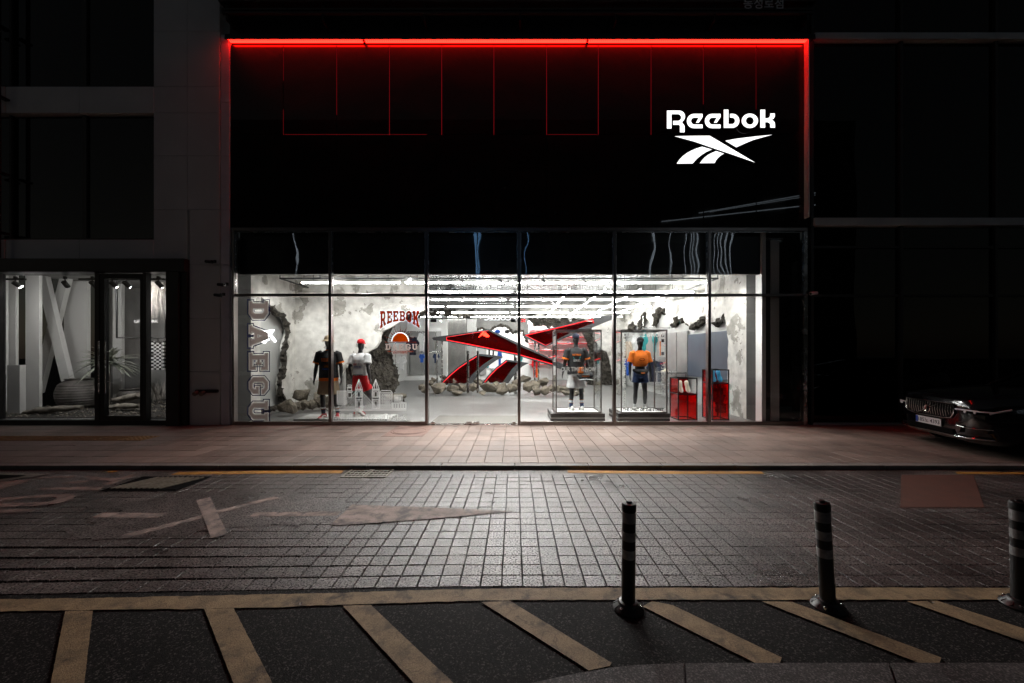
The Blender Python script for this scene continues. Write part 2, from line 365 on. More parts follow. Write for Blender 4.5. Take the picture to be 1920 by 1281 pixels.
# cells that differ from stone to stone
def cell_stone(name, col, sx, sy, ox, oy, rough, var, rv, bump, bscale, bdist, big=0.3, spec=0.5, grain=140, gk=0.45):
    m = mat(name, col, rough, bump=bump, bscale=bscale, bdist=bdist, spec=spec)
    nt = m.node_tree; L = nt.links.new; b = nt.nodes['Principled BSDF']
    g = nd(nt, 'ShaderNodeNewGeometry')
    a = nd(nt, 'ShaderNodeVectorMath', operation='SUBTRACT'); a.inputs[1].default_value = (ox, oy, 0); L(g.outputs['Position'], a.inputs[0])
    d = nd(nt, 'ShaderNodeVectorMath', operation='DIVIDE'); d.inputs[1].default_value = (sx, sy, 50); L(a.outputs[0], d.inputs[0])
    f = nd(nt, 'ShaderNodeVectorMath', operation='FLOOR'); L(d.outputs[0], f.inputs[0])
    w = nd(nt, 'ShaderNodeTexWhiteNoise', noise_dimensions='2D'); L(f.outputs[0], w.inputs['Vector'])
    mr = nd(nt, 'ShaderNodeMapRange'); mr.inputs[3].default_value = 1-var; mr.inputs[4].default_value = 1+var; L(w.outputs[0], mr.inputs[0])
    n = nd(nt, 'ShaderNodeTexNoise'); n.inputs['Scale'].default_value = 1.3; n.inputs['Detail'].default_value = 6; L(g.outputs['Position'], n.inputs['Vector'])
    m2 = nd(nt, 'ShaderNodeMapRange'); m2.inputs[1].default_value = 0.3; m2.inputs[2].default_value = 0.7; m2.inputs[3].default_value = 1-big; m2.inputs[4].default_value = 1+big; L(n.outputs[0], m2.inputs[0])
    n3 = nd(nt, 'ShaderNodeTexNoise'); n3.inputs['Scale'].default_value = grain; n3.inputs['Detail'].default_value = 2; L(g.outputs['Position'], n3.inputs['Vector'])
    m3 = nd(nt, 'ShaderNodeMapRange'); m3.inputs[1].default_value = 0.35; m3.inputs[2].default_value = 0.65; m3.inputs[3].default_value = 1-gk; m3.inputs[4].default_value = 1+gk; L(n3.outputs[0], m3.inputs[0])
    p = nd(nt, 'ShaderNodeMath', operation='MULTIPLY'); L(mr.outputs[0], p.inputs[0]); L(m2.outputs[0], p.inputs[1])
    p2 = nd(nt, 'ShaderNodeMath', operation='MULTIPLY'); L(p.outputs[0], p2.inputs[0]); L(m3.outputs[0], p2.inputs[1])
    mx = nd(nt, 'ShaderNodeMix', data_type='RGBA', blend_type='MULTIPLY'); mx.inputs[0].default_value = 1
    mx.inputs[6].default_value = (*col, 1); L(p2.outputs[0], mx.inputs[7]); L(mx.outputs[2], b.inputs['Base Color'])
    ms = nd(nt, 'ShaderNodeMapRange'); ms.inputs[1].default_value = 0.38; ms.inputs[2].default_value = 0.58; ms.inputs[3].default_value = spec*(1-gk); ms.inputs[4].default_value = min(1.0, spec*(1+gk*0.4))
    L(n3.outputs[0], ms.inputs[0]); L(ms.outputs[0], b.inputs['Specular IOR Level'])
    m4 = nd(nt, 'ShaderNodeMapRange'); m4.inputs[1].default_value = 0.3; m4.inputs[2].default_value = 0.7; m4.inputs[3].default_value = rough-rv; m4.inputs[4].default_value = rough+rv
    m4.clamp = True; L(n.outputs[0], m4.inputs[0]); L(m4.outputs[0], b.inputs['Roughness'])
TX, TY, TX0, TY0 = 0.1413, 0.1383, 0.0527, 2.658
PVX, PVY, PVX0, PVY0 = 0.2522, 0.352, 0.0786, 5.505
cell_stone('road_tile', (0.082,0.068,0.063), TX, TY, TX0, TY0, 0.33, 0.20, 0.07, 0.8, 95, 0.008, big=0.45, spec=0.75, grain=75, gk=0.95)
cell_stone('paver', (0.235,0.175,0.145), PVX, PVY, PVX0, PVY0, 0.55, 0.16, 0.08, 0.35, 130, 0.004, big=0.2)
def gum(name):
    m = M[name]; nt = m.node_tree; L = nt.links.new; b = nt.nodes['Principled BSDF']; src = b.inputs['Base Color'].links[0].from_socket
    g = nd(nt, 'ShaderNodeNewGeometry'); v = nd(nt, 'ShaderNodeTexVoronoi'); v.inputs['Scale'].default_value = 2.2; L(g.outputs['Position'], v.inputs['Vector'])
    q = nd(nt, 'ShaderNodeMapRange'); q.inputs[1].default_value = 0.045; q.inputs[2].default_value = 0.075; q.inputs[3].default_value = 0.35; q.inputs[4].default_value = 1; L(v.outputs['Distance'], q.inputs[0])
    n = nd(nt, 'ShaderNodeTexNoise'); n.inputs['Scale'].default_value = 0.9; n.inputs['Detail'].default_value = 8; n.inputs['Roughness'].default_value = .65; L(g.outputs['Position'], n.inputs['Vector'])
    q2_ = nd(nt, 'ShaderNodeMapRange'); q2_.inputs[1].default_value = 0.5; q2_.inputs[2].default_value = 0.66; q2_.inputs[3].default_value = 1; q2_.inputs[4].default_value = 0.62; L(n.outputs[0], q2_.inputs[0])
    p = nd(nt, 'ShaderNodeMath', operation='MULTIPLY'); L(q.outputs[0], p.inputs[0]); L(q2_.outputs[0], p.inputs[1])
    mx = nd(nt, 'ShaderNodeMix', data_type='RGBA', blend_type='MULTIPLY'); mx.inputs[0].default_value = 1; L(src, mx.inputs[6]); L(p.outputs[0], mx.inputs[7]); L(mx.outputs[2], b.inputs['Base Color'])
gum('paver'); gum('road_tile')
cell_stone('paver_left', (0.17,0.145,0.125), PVX, PVY, PVX0, PVY0, 0.55, 0.2, 0.08, 0.35, 130, 0.004, big=0.25)

# ------------------------------------------------------------------ lettering helpers
def offset_poly(poly, d):
    n = len(poly); A = sum(poly[i][0]*poly[(i+1) % n][1]-poly[(i+1) % n][0]*poly[i][1] for i in range(n))
    sg = 1 if A > 0 else -1; out = []
    for i in range(n):
        p0 = Vector(poly[i-1][:2]); p1 = Vector(poly[i][:2]); p2 = Vector(poly[(i+1) % n][:2])
        e1 = (p1-p0).normalized(); e2 = (p2-p1).normalized()
        n1 = Vector((e1.y, -e1.x))*sg; n2 = Vector((e2.y, -e2.x))*sg
        b = n1+n2; b = b.normalized() if b.length > 1e-6 else n1
        k = d/max(0.35, b.dot(n1)); q = p1 + b*k; out.append((q.x, q.y))
    return out
def ribbon(mb, poly, d0, d1, f):
    a = offset_poly(poly, d0); b = offset_poly(poly, d1); n = len(poly)
    mb.add([f(p) for p in a]+[f(p) for p in b], [(i, (i+1) % n, (i+1) % n+n, i+n) for i in range(n)])
# athletic slab letters, x right, y up, height 1: (outer, holes)
SLAB = {
 'D': ([(0,0),(.6,0),(.86,.22),(.86,.78),(.6,1),(0,1),(0,.82),(.1,.82),(.1,.18),(0,.18)], [[(.34,.2),(.34,.8),(.5,.8),(.6,.7),(.6,.3),(.5,.2)]]),
 'A': ([(0,0),(.36,0),(.36,.16),(.3,.16),(.335,.28),(.585,.28),(.62,.16),(.56,.16),(.56,0),(.92,0),(.92,.16),(.85,.16),(.6,1),(.32,1),(.07,.16),(0,.16)], [[(.38,.43),(.46,.72),(.54,.43)]]),
 'E': ([(0,0),(.86,0),(.86,.36),(.66,.36),(.66,.19),(.34,.19),(.34,.42),(.46,.42),(.46,.34),(.62,.34),(.62,.66),(.46,.66),(.46,.58),(.34,.58),(.34,.81),(.66,.81),(.66,.64),(.86,.64),(.86,1),(0,1),(0,.82),(.1,.82),(.1,.18),(0,.18)], []),
 'G': ([(.26,0),(.6,0),(.86,.22),(.86,.52),(.5,.52),(.5,.36),(.62,.36),(.62,.28),(.54,.19),(.34,.19),(.25,.28),(.25,.72),(.34,.81),(.54,.81),(.62,.72),(.62,.66),(.86,.66),(.86,.78),(.6,1),(.26,1),(0,.78),(0,.22)], []),
 'U': ([(.32,0),(.62,0),(.86,.22),(.86,.82),(.94,.82),(.94,1),(.56,1),(.56,.82),(.63,.82),(.63,.28),(.55,.19),(.4,.19),(.32,.28),(.32,.82),(.4,.82),(.4,1),(0,1),(0,.82),(.08,.82),(.08,.22)], []),
 'R': ([(0,0),(.4,0),(.4,.18),(.34,.18),(.34,.36),(.44,.36),(.6,0),(.9,0),(.9,.18),(.8,.18),(.7,.4),(.82,.5),(.82,.86),(.66,1),(0,1),(0,.82),(.1,.82),(.1,.18),(0,.18)], [[(.34,.54),(.34,.82),(.54,.82),(.6,.76),(.6,.6),(.54,.54)]]),
 'B': ([(0,0),(.66,0),(.84,.16),(.84,.42),(.74,.51),(.82,.6),(.82,.86),(.66,1),(0,1),(0,.82),(.1,.82),(.1,.18),(0,.18)], [[(.34,.18),(.34,.42),(.55,.42),(.6,.37),(.6,.23),(.55,.18)], [(.34,.6),(.34,.82),(.53,.82),(.58,.77),(.58,.65),(.53,.6)]]),
 'O': ([(.26,0),(.6,0),(.86,.22),(.86,.78),(.6,1),(.26,1),(0,.78),(0,.22)], [[(.34,.19),(.25,.28),(.25,.72),(.34,.81),(.52,.81),(.61,.72),(.61,.28),(.52,.19)]]),
 'K': ([(0,0),(.4,0),(.4,.18),(.34,.18),(.34,.34),(.42,.42),(.54,.18),(.48,.18),(.48,0),(.92,0),(.92,.18),(.82,.18),(.6,.6),(.78,.82),(.88,.82),(.88,1),(.52,1),(.52,.82),(.56,.82),(.34,.56),(.34,.82),(.4,.82),(.4,1),(0,1),(0,.82),(.1,.82),(.1,.18),(0,.18)], []),
}
def text_mesh(s, bold=0.0, spacing=1.0):
    cu = bpy.data.curves.new('txt', 'FONT'); cu.body = s; cu.size = 1; cu.offset = bold; cu.space_character = spacing; cu.fill_mode = 'FRONT'
    cu.resolution_u = 3
    o = bpy.data.objects.new('txt', cu); C.objects.link(o)
    dg = bpy.context.evaluated_depsgraph_get(); dg.update()
    me = bpy.data.meshes.new_from_object(o.evaluated_get(dg)); bpy.data.objects.remove(o); bpy.data.curves.remove(cu)
    return me
def text_on(s, f, w=None, h=None, bold=0.0, spacing=1.0, thick=None):
    """lettering as verts mapped by f(u, v): u across 0..w, v up 0..h; returns MB"""
    me = text_mesh(s, bold, spacing); vs = [v.co.copy() for v in me.vertices]; fs = [list(p.vertices) for p in me.polygons]
    mb = MB()
    if not vs: return mb
    x0 = min(v.x for v in vs); x1 = max(v.x for v in vs); y0 = min(v.y for v in vs); y1 = max(v.y for v in vs)
    kx = (w/(x1-x0)) if w else None; ky = (h/(y1-y0)) if h else None
    kx = kx or ky; ky = ky or kx
    mb.add([f((v.x-x0)*kx, (v.y-y0)*ky) for v in vs], fs); bpy.data.meshes.remove(me)
    return mb
# ================================================================== GROUND
def struct(mb, name, m, **k):
    o = mb.build(name, M[m], **k); o['kind'] = 'structure'; return o
struct(MB().add([(-200,-200,-0.25),(200,-200,-0.25),(200,200,-0.25),(-200,200,-0.25)], [(0,1,2,3)]), 'ground', 'road_base')
road = struct(MB().add([(-30,2.45,-0.022),(30,2.45,-0.022),(30,5.42,-0.022),(-30,5.42,-0.022)], [(0,1,2,3)]), 'road', 'road_base')
def bend(X, Y):
    """the near edge of the paving swings towards the viewer on the left"""
    return -0.034*max(0.0, -X-0.4)*min(1, max(0, (3.3-Y)/0.64))
def edge_poly(pxs, z): return [gnd(x, y, z) for x, y in pxs]
# road setts
def sett_mesh(w, d, h, bv):
    x, y = w/2, d/2
    mb = MB().add([(-x,-y,-h),(x,-y,-h),(x,y,-h),(-x,y,-h),(-x,-y,-bv),(x,-y,-bv),(x,y,-bv),(-x,y,-bv),(-x+bv,-y+bv,0),(x-bv,-y+bv,0),(x-bv,y-bv,0),(-x+bv,y-bv,0)],
        [(0,1,5,4),(1,2,6,5),(2,3,7,6),(3,0,4,7),(4,5,9,8),(5,6,10,9),(6,7,11,10),(7,4,8,11),(8,9,10,11)])
    return mb
GAP = 0.0088
sm = sett_mesh(TX-GAP, TY-.0068, 0.024, 0.0016)
sme = sm.mesh('paving_tile'); sme.materials.append(M['road_tile'])
cells = []
for j in range(18):
    for i in range(-52, 52):
        X = TX0+(i+.5)*TX; Y = TY0+(j+.5)*TY
        if abs(X) < Y*1.34+0.2: cells.append((Y, X))
vis = sorted(cells, key=lambda c: (round(c[0], 3), abs(c[1])))
vis = [c for c in vis if -965/F*c[0]-0.05 < c[1] < 955/F*c[0]+0.05]
near = set(vis[:300])
rest = MB()
for (Y, X) in cells:
    dz = random.uniform(-0.0012, 0.0012); tx = random.uniform(-.011, .011); ty = random.uniform(-.011, .011)
    dy = bend(X, Y)
    if (Y, X) in near:
        o = bpy.data.objects.new('paving_tile', sme); C.objects.link(o); o.parent = road
        o.location = (X+random.uniform(-.0012,.0012), Y+dy+random.uniform(-.0012,.0012), dz); o.rotation_euler = (tx, ty, (math.atan(0.034) if (dy < 0) else 0)+random.uniform(-.006,.006))
    else:
        rest.add([(x+X, y+Y+dy, z+dz+ty*x+tx*y) for x, y, z in sm.v], sm.f)
tag(rest.build('paving_tiles_far', M['road_tile'], road, fix=False), kind='stuff')
# plain strip between setts and kerb, and the margin beside the yellow line
MB().add([(-30,5.147,-0.003),(30,5.147,-0.003),(30,5.42,-0.003),(-30,5.42,-0.003)], [(0,1,2,3)]).build('gutter_strip', M['road_tile'], road)
# worn-over patch without joints
def rough_poly(pts, amp, sub, seed):
    rnd = random.Random(seed); out = []
    for i in range(len(pts)):
        a = Vector(pts[i]); b = Vector(pts[(i+1) % len(pts)])
        for k in range(sub):
            p = a.lerp(b, k/sub); out.append((p.x+rnd.uniform(-amp, amp)*2.2, p.y+rnd.uniform(-amp, amp)*0.5))
    return out
pp = rough_poly([(130,1011),(205,1012),(330,1003),(420,990),(470,984),(545,986),(600,978),(642,962),(640,934),(560,927),(520,922),(455,917),(400,921),(330,926),(300,938),(215,938),(160,950),(240,958),(160,972),(180,985),(120,990)], 6, 4, 3)
struct(MB().prism(pp, lambda p: gnd(p[0], p[1], 0.0035), lambda p: gnd(p[0], p[1], -0.004)), 'asphalt_patch', 'road_tile')
pp = rough_poly([(-60,925),(0,916),(90,898),(200,888),(320,890),(270,893),(190,918),(120,925),(20,955),(-60,956)], 4, 4, 5)
struct(MB().prism(pp, lambda p: gnd(p[0], p[1], 0.0030), lambda p: gnd(p[0], p[1], -0.004)), 'asphalt_patch', 'road_tile')
# near asphalt, painted line, hatching
top = [(-700,1148),(-300,1134),(0,1124),(160,1121.5),(320,1118.5),(480,1115),(640,1111.5),(800,1106.5),(900,1104),(1000,1102.5),(1280,1102),(1920,1102),(2500,1102)]
struct(MB().add([(-30,-30,-0.004),(30,-30,-0.004),(30,2.66,-0.004),(-30,2.66,-0.004)], [(0,1,2,3)]), 'asphalt', 'asphalt')
bot = [(-700,1172),(-300,1157),(0,1146.5),(160,1144),(320,1142),(480,1140),(640,1134),(800,1129),(900,1126),(1000,1125),(1280,1124.5),(1920,1124.5),(2500,1124.5)]
# subdivide so the edge can be worn
mb = MB(); n = 240; rr = random.Random(2)
def interp(tab, x):
    for (x0, y0), (x1, y1) in zip(tab, tab[1:]):
        if x0 <= x <= x1: return y0+(y1-y0)*(x-x0)/(x1-x0)
    return tab[-1][1]
vs = []
for i in range(n+1):
    x = -700+3200*i/n
    vs.append(gnd(x, interp(top, x)+rr.uniform(-.7,.7), 0.002)); vs.append(gnd(x, interp(bot, x)+rr.uniform(-.8,.8), 0.002))
mb.add(vs, [(2*i, 2*i+1, 2*i+3, 2*i+2) for i in range(n)])
struct(mb, 'yellow_line', 'yellow_paint')
def worn_quad(pts, name, m, z, amp=1.0, sub=10, seed=1):
    q = rough_poly(pts, amp*.28, sub*2, seed)
    o = struct(MB().prism(q, lambda p: gnd(p[0], p[1], z), lambda p: gnd(p[0], p[1], z-0.0025)), name, m); return o
stripes = [[(122,1146),(174,1145),(158,1281),(150,1340),(82,1340),(95,1281)],
           [(383,1142),(438,1140.5),(511,1281),(540,1340),(460,1340),(438,1281)],
           [(643,1136),(695,1134),(851,1281),(910,1340),(828,1340),(776,1281)],
           [(903,1129),(957,1127),(1147,1243),(1143,1249),(1104,1257)],
           [(1205,1137),(1223,1127),(1262,1135),(1466,1233),(1462,1243),(1416,1243)],
           [(1428,1127.5),(1485,1128.5),(1765,1233),(1762,1243),(1723,1243)],
           [(1701,1127.5),(1757,1126.5),(2100,1236),(2085,1245),(2040,1245)]]
for i, s in enumerate(stripes):
    worn_quad(s, 'yellow_stripe', 'yellow_paint', 0.0045 if i else 0.0045, 0.9, 12, i+10)
# kerb-side yellow dashes, road lettering and arrow
for i, q in enumerate([[(320,890.5),(335,885),(520,882.5),(645,882),(640,887.5),(520,888)], [(1065,886.5),(1064,881.8),(1240,883.5),(1427,884),(1433,888.5),(1240,889)], [(1795,889),(1792,884.8),(2100,886),(2100,890)]]):
    worn_quad(q, 'yellow_dash', 'kerb_yellow', 0.002, 0.35, 12, i+30)
worn_quad([(200,884.5),(206,882.8),(221,882.5),(218,885),(204,886)], 'yellow_dash', 'kerb_yellow', 0.002, 0.2, 3, 40)
marks = [
 [(170,970.6),(191,961),(316,962.3),(294.6,971)],
 [(225,1011),(229,1003),(300,985.5),(374,967),(408,957),(460,944),(514,930.7),(524.7,934.4),(470,947),(409,963),(378,972.4),(300,993)],
 [(466,968.5),(480,960.5),(640,958.8),(632,967)],
 [(0,955.5),(69,954.6),(53,961),(-80,963),(-80,956)],
 [(76,894.5),(143,891.3),(135,896),(70,897)],
 [(157,894),(167,892.8),(191,895.5),(223,896.8),(250,889),(261.5,889),(207,908.7),(191,908.7),(210,902),(170,899.5)],
 [(76,915.5),(133,913.5),(198,912),(183,919.5),(74,918)],
 [(-80,918),(0,902),(61,899.5),(77,896),(20,912),(0,918),(-80,935)],
 [(112,906),(140,902),(170,901),(160,904.5),(118,908)]]
for i, q in enumerate(marks):
    z = 0.0058 if i != 1 else 0.0062
    worn_quad(q, 'road_marking', 'worn_white', z, 0.5, 6, i+50)
worn_quad([(367.6,938),(394,932.6),(427,1002),(396,1009)], 'road_marking', 'worn_white', 0.0080, 0.6, 6, 70)
worn_quad([(620,984),(660,946),(830,952.5),(965,958.5),(810,972.5),(650,984)], 'road_marking', 'worn_white', 0.0080, 0.5, 10, 71)
ring_o = [(-60,940),(-10,934),(40,931),(69,928.6),(114,925.5),(135,926.5),(141,930),(135,936),(114,943),(66,949),(0,950.5),(-60,951)]
ring_i = [(0,944.5),(24,942.5),(53,942.5),(88,941),(109,934.5),(104,932.5),(88,932),(53,934),(24,938.5),(0,942)]
struct(MB().prism(ring_o, lambda p: gnd(p[0], p[1], 0.0058), lambda p: gnd(p[0], p[1], 0.0025), [ring_i]), 'road_marking', 'worn_white')
worn_quad([(1690,890.5),(1825,890.5),(1846,951.5),(1688,951.5)], 'colour_patch', 'orange_patch', 0.0045, 0.4, 8, 80)
# kerb and pavement
kerb = thing('kerb', 'x', 'x', (0, 5.37, 0)); del kerb['label'], kerb['category']; kerb['kind'] = 'structure'
x = -13.0
while x < 13:
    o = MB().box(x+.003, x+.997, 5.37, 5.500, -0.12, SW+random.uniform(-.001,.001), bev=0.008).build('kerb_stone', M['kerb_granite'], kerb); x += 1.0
pav = struct(MB().add([(-30,5.45,SW-0.012),(30,5.45,SW-0.012),(30,8.9,SW-0.012),(-30,8.9,SW-0.012)], [(0,1,2,3)]), 'pavement', 'road_base')
pm = sett_mesh(PVX-0.005, PVY-0.006, 0.014, 0.0025)
pme = pm.mesh('paver'); pme.materials.append(M['paver']); pme2 = pm.mesh('paver'); pme2.materials.append(M['paver_left'])
holes = [(-2.45,-1.6,7.25,8.2)]
def in_hole(X, Y): return any(a < X < b and c < Y < d for a, b, c, d in holes)
pc = []
for j in range(9):
    for i in range(-60, 60):
        X = PVX0+(i+.5)*PVX; Y = PVY0+(j+.5)*PVY
        if abs(X) < Y*1.33+.3 and not in_hole(X, Y) and Y < 8.6: pc.append((Y, X))
pv = [c for c in sorted(pc, key=lambda c: (round(c[0], 3), abs(c[1]))) if abs(c[1]+.05) < 1.30*c[0]]
pn = set(pv[:300]); restA = MB(); restB = MB()
for (Y, X) in pc:
    left = X < -6.0; dz = random.uniform(-.0012, .0012); tx = random.uniform(-.004,.004); ty = random.uniform(-.004,.004)
    if (Y, X) in pn:
        o = bpy.data.objects.new('paver', pme2 if left else pme); C.objects.link(o); o.parent = pav
        o.location = (X, Y, SW+dz); o.rotation_euler = (tx, ty, 0)
    else:
        (restB if left else restA).add([(x+X, y+Y, z+SW+dz+ty*x+tx*y) for x, y, z in pm.v], pm.f)
tag(restA.build('pavers_far', M['paver'], pav, fix=False), kind='stuff')
tag(restB.build('pavers_far', M['paver_left'], pav, fix=False), kind='stuff')
# tactile strip
for i in range(9):
    x1 = -6.5-0.42*i
    mb = MB().box(x1-.415, x1, 6.92, 7.30, SW-.005, SW+.006, bev=0.002)
    if i:
        for k in range(4): mb.box(x1-.40, x1-.015, 6.965+k*.09, 7.0+k*.09, SW+.004, SW+.012)
    else:
        for k in range(5):
            for q in range(5): mb.lathe((x1-.375+q*.083, 6.96+k*.075, SW+.004), [(.022,0),(.016,.009)], 8)
    mb.build('tactile_tile', M['tactile'], pav)
# covers and drains
t = thing('drain_grate', 'small two-part steel drain grate beside the kerb', 'drain', (-1.905, 5.18, 0))
MB().box(-2.19,-1.62,5.0,5.36,-.02,-.006).build('sump', M['iron_dark'], t)
fr = MB()
for a, b in ((-2.19,-1.915),(-1.895,-1.62)):
    fr.box(a,b,5.0,5.02,-.01,.010); fr.box(a,b,5.34,5.36,-.01,.010); fr.box(a,a+.02,5.02,5.34,-.01,.010); fr.box(b-.02,b,5.02,5.34,-.01,.010)
fr.build('frame', M['iron'], t)
for a in (-2.19,-1.895):
    for k in range(3):
        MB().box(a+.022, a+.253, 5.09+k*.085, 5.105+k*.085, -.01, .006).build('bar', M['iron'], t)
    for k in range(4):
        MB().box(a+.055+k*.05, a+.068+k*.05, 5.022, 5.338, -.012, .003).build('bar', M['iron'], t)
t = thing('manhole_cover', 'dark iron road cover with slanted ribs beside the road lettering', 'manhole cover', (-4.265, 4.77, 0))
MB().box(-4.70,-3.83,4.50,5.04,-.01,.006, bev=.003).build('rim', M['iron_dark'], t)
MB().box(-4.66,-3.87,4.54,5.00,-.008,.010, bev=.002).build('plate', M['iron_dark'], t)
rb = 0
for k in range(24):
    s = -4.63+k*.062; 
    a = (s, 4.56, .0115); b = (s+.19, 4.97, .0115)
    if b[0] < -3.88: MB().bar(a, b, .026, .020).build('rib', M['rib_iron'], t)
t = thing('utility_cover', 'dark flat iron utility cover at the kerb foot near tactile strip', 'manhole cover', tuple(gnd(20,895)))
MB().prism([(-90,903),(0,902),(60,894),(92,889.3),(0,887),(-90,887)], lambda p: gnd(p[0],p[1],.009), lambda p: gnd(p[0],p[1],-.002)).build('plate', M['iron'], t)
MB().prism([(-60,899),(0,898.5),(40,893.5),(50,891),(0,890),(-60,890)], lambda p: gnd(p[0],p[1],.014), lambda p: gnd(p[0],p[1],.008)).build('lid', M['iron_dark'], t)
t = thing('pavement_cover', 'reddish square pavement cover with a round lid before the glass doors', 'manhole cover', (-2.065, 7.79, SW))
MB().box(-2.440,-1.690,7.268,8.318,SW-.012,SW+.001, bev=.003).build('frame_slab', M['plate_red'], t)
MB().lathe((-2.065,7.79,SW), [(.345,-.002),(.345,.006),(.32,.008),(.315,.004),(.30,.004),(.295,.009),(.02,.010)], 40).build('lid', M['plate_red'], t, smooth=30)
# foreground kerb
def fkerb_edge(x):
    tab = [(940,1292),(985,1281),(1030,1271),(1090,1259),(1150,1249),(1215,1243.5),(1290,1241.5),(1600,1241),(2300,1241)]
    return interp(tab, x)
FK = 0.08
nk = thing('near_kerb', 'x', 'x', (1.5, 1.8, 0)); del nk['label'], nk['category']; nk['kind'] = 'structure'
cuts = [940, 1284, 1668, 2050, 2300]
slope = [0, 12, 60, 100, 120]
for a, b, sa, sb in zip(cuts, cuts[1:], slope, slope[1:]):
    pts = []
    for i in range(13):
        x = a+(b-a)*i/12; pts.append(gnd(x+(1.2 if i == 0 else -1.2 if i == 12 else 0), fkerb_edge(x), FK))
    back = [gnd(b+sb-1.2, 1420, FK), gnd(a+sa+1.2, 1420, FK)]
    poly = [(p.x, p.y) for p in pts]+[(p.x, p.y) for p in back]
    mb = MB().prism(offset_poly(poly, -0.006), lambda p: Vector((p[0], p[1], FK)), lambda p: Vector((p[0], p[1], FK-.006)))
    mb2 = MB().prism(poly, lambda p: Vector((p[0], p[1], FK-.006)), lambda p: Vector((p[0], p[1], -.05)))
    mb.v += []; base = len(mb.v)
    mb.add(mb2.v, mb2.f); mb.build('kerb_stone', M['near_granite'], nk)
# ------------------------------------------------------------------ bollards
def bollard(bx, by, tilt, aim, label):
    t = thing('bollard', label, 'bollard', (bx, by, 0), 0, 'flexible bollards along the yellow line')
    R = Matrix.Rotation(tilt, 4, 'Y') @ Matrix.Rotation(aim, 4, 'X')
    def part(name, mb, m, smooth=35, rot=True):
        if rot: mb.v = [tuple(R @ Vector(v)) for v in mb.v]
        return mb.build(name, M[m], t, smooth=smooth, local=True)
    base = MB().lathe((0,0,0), [(.092,.0),(.092,.006),(.086,.012),(.080,.018),(.070,.026),(.060,.034),(.056,.046),(.043,.050)], 36)
    part('base', base, 'black_rubber', rot=False)
    for k in range(10):
        a = 2*PI*k/10+.2
        part('base_rib', MB().bar((.060*math.cos(a), .060*math.sin(a), .030), (.088*math.cos(a), .088*math.sin(a), .012), .008, .008), 'black_rubber', False, rot=False)
    for k in range(3):
        a = 2*PI*k/3-2.4
        part('bolt', MB().lathe((.073*math.cos(a), .073*math.sin(a), .022), [(.011,-.006),(.011,.006),(.006,.009)], 6), 'steel', 30, rot=False)
    part('tube', MB().lathe((0,0,.03), [(.041,0),(.0405,.29),(.040,.592),(.0,.592)], 28), 'black_rubber')
    for z0, z1 in ((.312,.366),(.420,.474),(.528,.592)):
        part('reflective_band', MB().lathe((0,0,0), [(.0402,z0),(.0416,z0+.001),(.0416,z1-.001),(.0402,z1)], 28), 'reflective_band')
    part('cap', MB().lathe((0,0,0), [(.040,.596),(.0435,.598),(.0435,.634),(.040,.642),(.018,.646),(.016,.656),(.010,.658),(0,.658)], 28), 'black_rubber')
    return t
b = gnd(1178, 1141); bollard(b.x, b.y, 0.008, 0, 'upright black bollard with three reflective bands facing the display case')
b = gnd(1553, 1138); bollard(b.x, b.y, -0.062, 0, 'black bollard with reflective bands leaning over a yellow stripe')
b = gnd(1914, 1136); bollard(b.x, b.y, -0.018, 0, 'black bollard with reflective bands in line with the parked car')

# a few dry leaves
rq = random.Random(77)
for x, y, z in ((314,826,SW),(358,868,SW),(1157,873,0.004),(1054,853,SW),(1300,852,SW),(1575,862,SW),(1745,1130,0.004),(564,1133,0.006),(1320,1050,0.004),(1335,1036,0.004),(1608,926,0.006)):
    p = gnd(x, y, z); s = rq.uniform(.018,.032); a = rq.uniform(0, 6.28)
    o = MB().add([(-s,0,.002),(-.3*s,-.45*s,.006),(.6*s,-.3*s,.003),(1.2*s,0,.008),(.6*s,.35*s,.004),(-.3*s,.45*s,.007),(.2*s,0,.001)], [(0,1,6),(1,2,6),(2,3,6),(3,4,6),(4,5,6),(5,0,6)]).build('dry_leaf', M['wood'], fix=False)
    o.location = p; o.rotation_euler = (0,0,a); tag(o, 'small curled dry leaf lying on the '+('pavement before the store' if z == SW else 'roadway'), 'leaf', 'fallen dry leaves')
# ================================================================== STORE BUILDING
FX = lambda x: PX(x, YF)
FZ = lambda y: PZ(y, YF)
store = thing('store_building', 'black fronted flagship store with tall glazing and red light line', 'store', (0, YF, SW))
# fascia panels
px = [432, 531, 631, 730, 828, 926, 1025, 1122, 1221, 1319, 1418, 1514]
g = 0.006
for a, b in zip(px, px[1:]):
    for y0, y1 in ((84, 252), (252, 427)):
        MB().box(FX(a)+g, FX(b)-g, YF, YF+.03, FZ(y1)+g, FZ(y0)-g, bev=0.003).build('fascia_panel', M['black_panel'], store)
MB().box(FX(430), FX(1515), YF+.06, YF+.30, FZ(427), 12.0).build('fascia_backing', M['dark_wall'], store)
# red light showing in the joints, put in as thin emissive strips
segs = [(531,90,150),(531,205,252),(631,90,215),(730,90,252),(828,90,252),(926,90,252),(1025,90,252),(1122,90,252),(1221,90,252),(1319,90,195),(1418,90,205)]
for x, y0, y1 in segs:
    MB().box(FX(x)-.0035, FX(x)+.0035, YF+.012, YF+.02, FZ(y1), FZ(y0)).build('seam_glow', M['red_seam'], store)
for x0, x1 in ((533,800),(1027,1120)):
    MB().box(FX(x0), FX(x1), YF+.012, YF+.02, FZ(252)-.0035, FZ(252)+.0035).build('seam_glow', M['red_seam'], store)
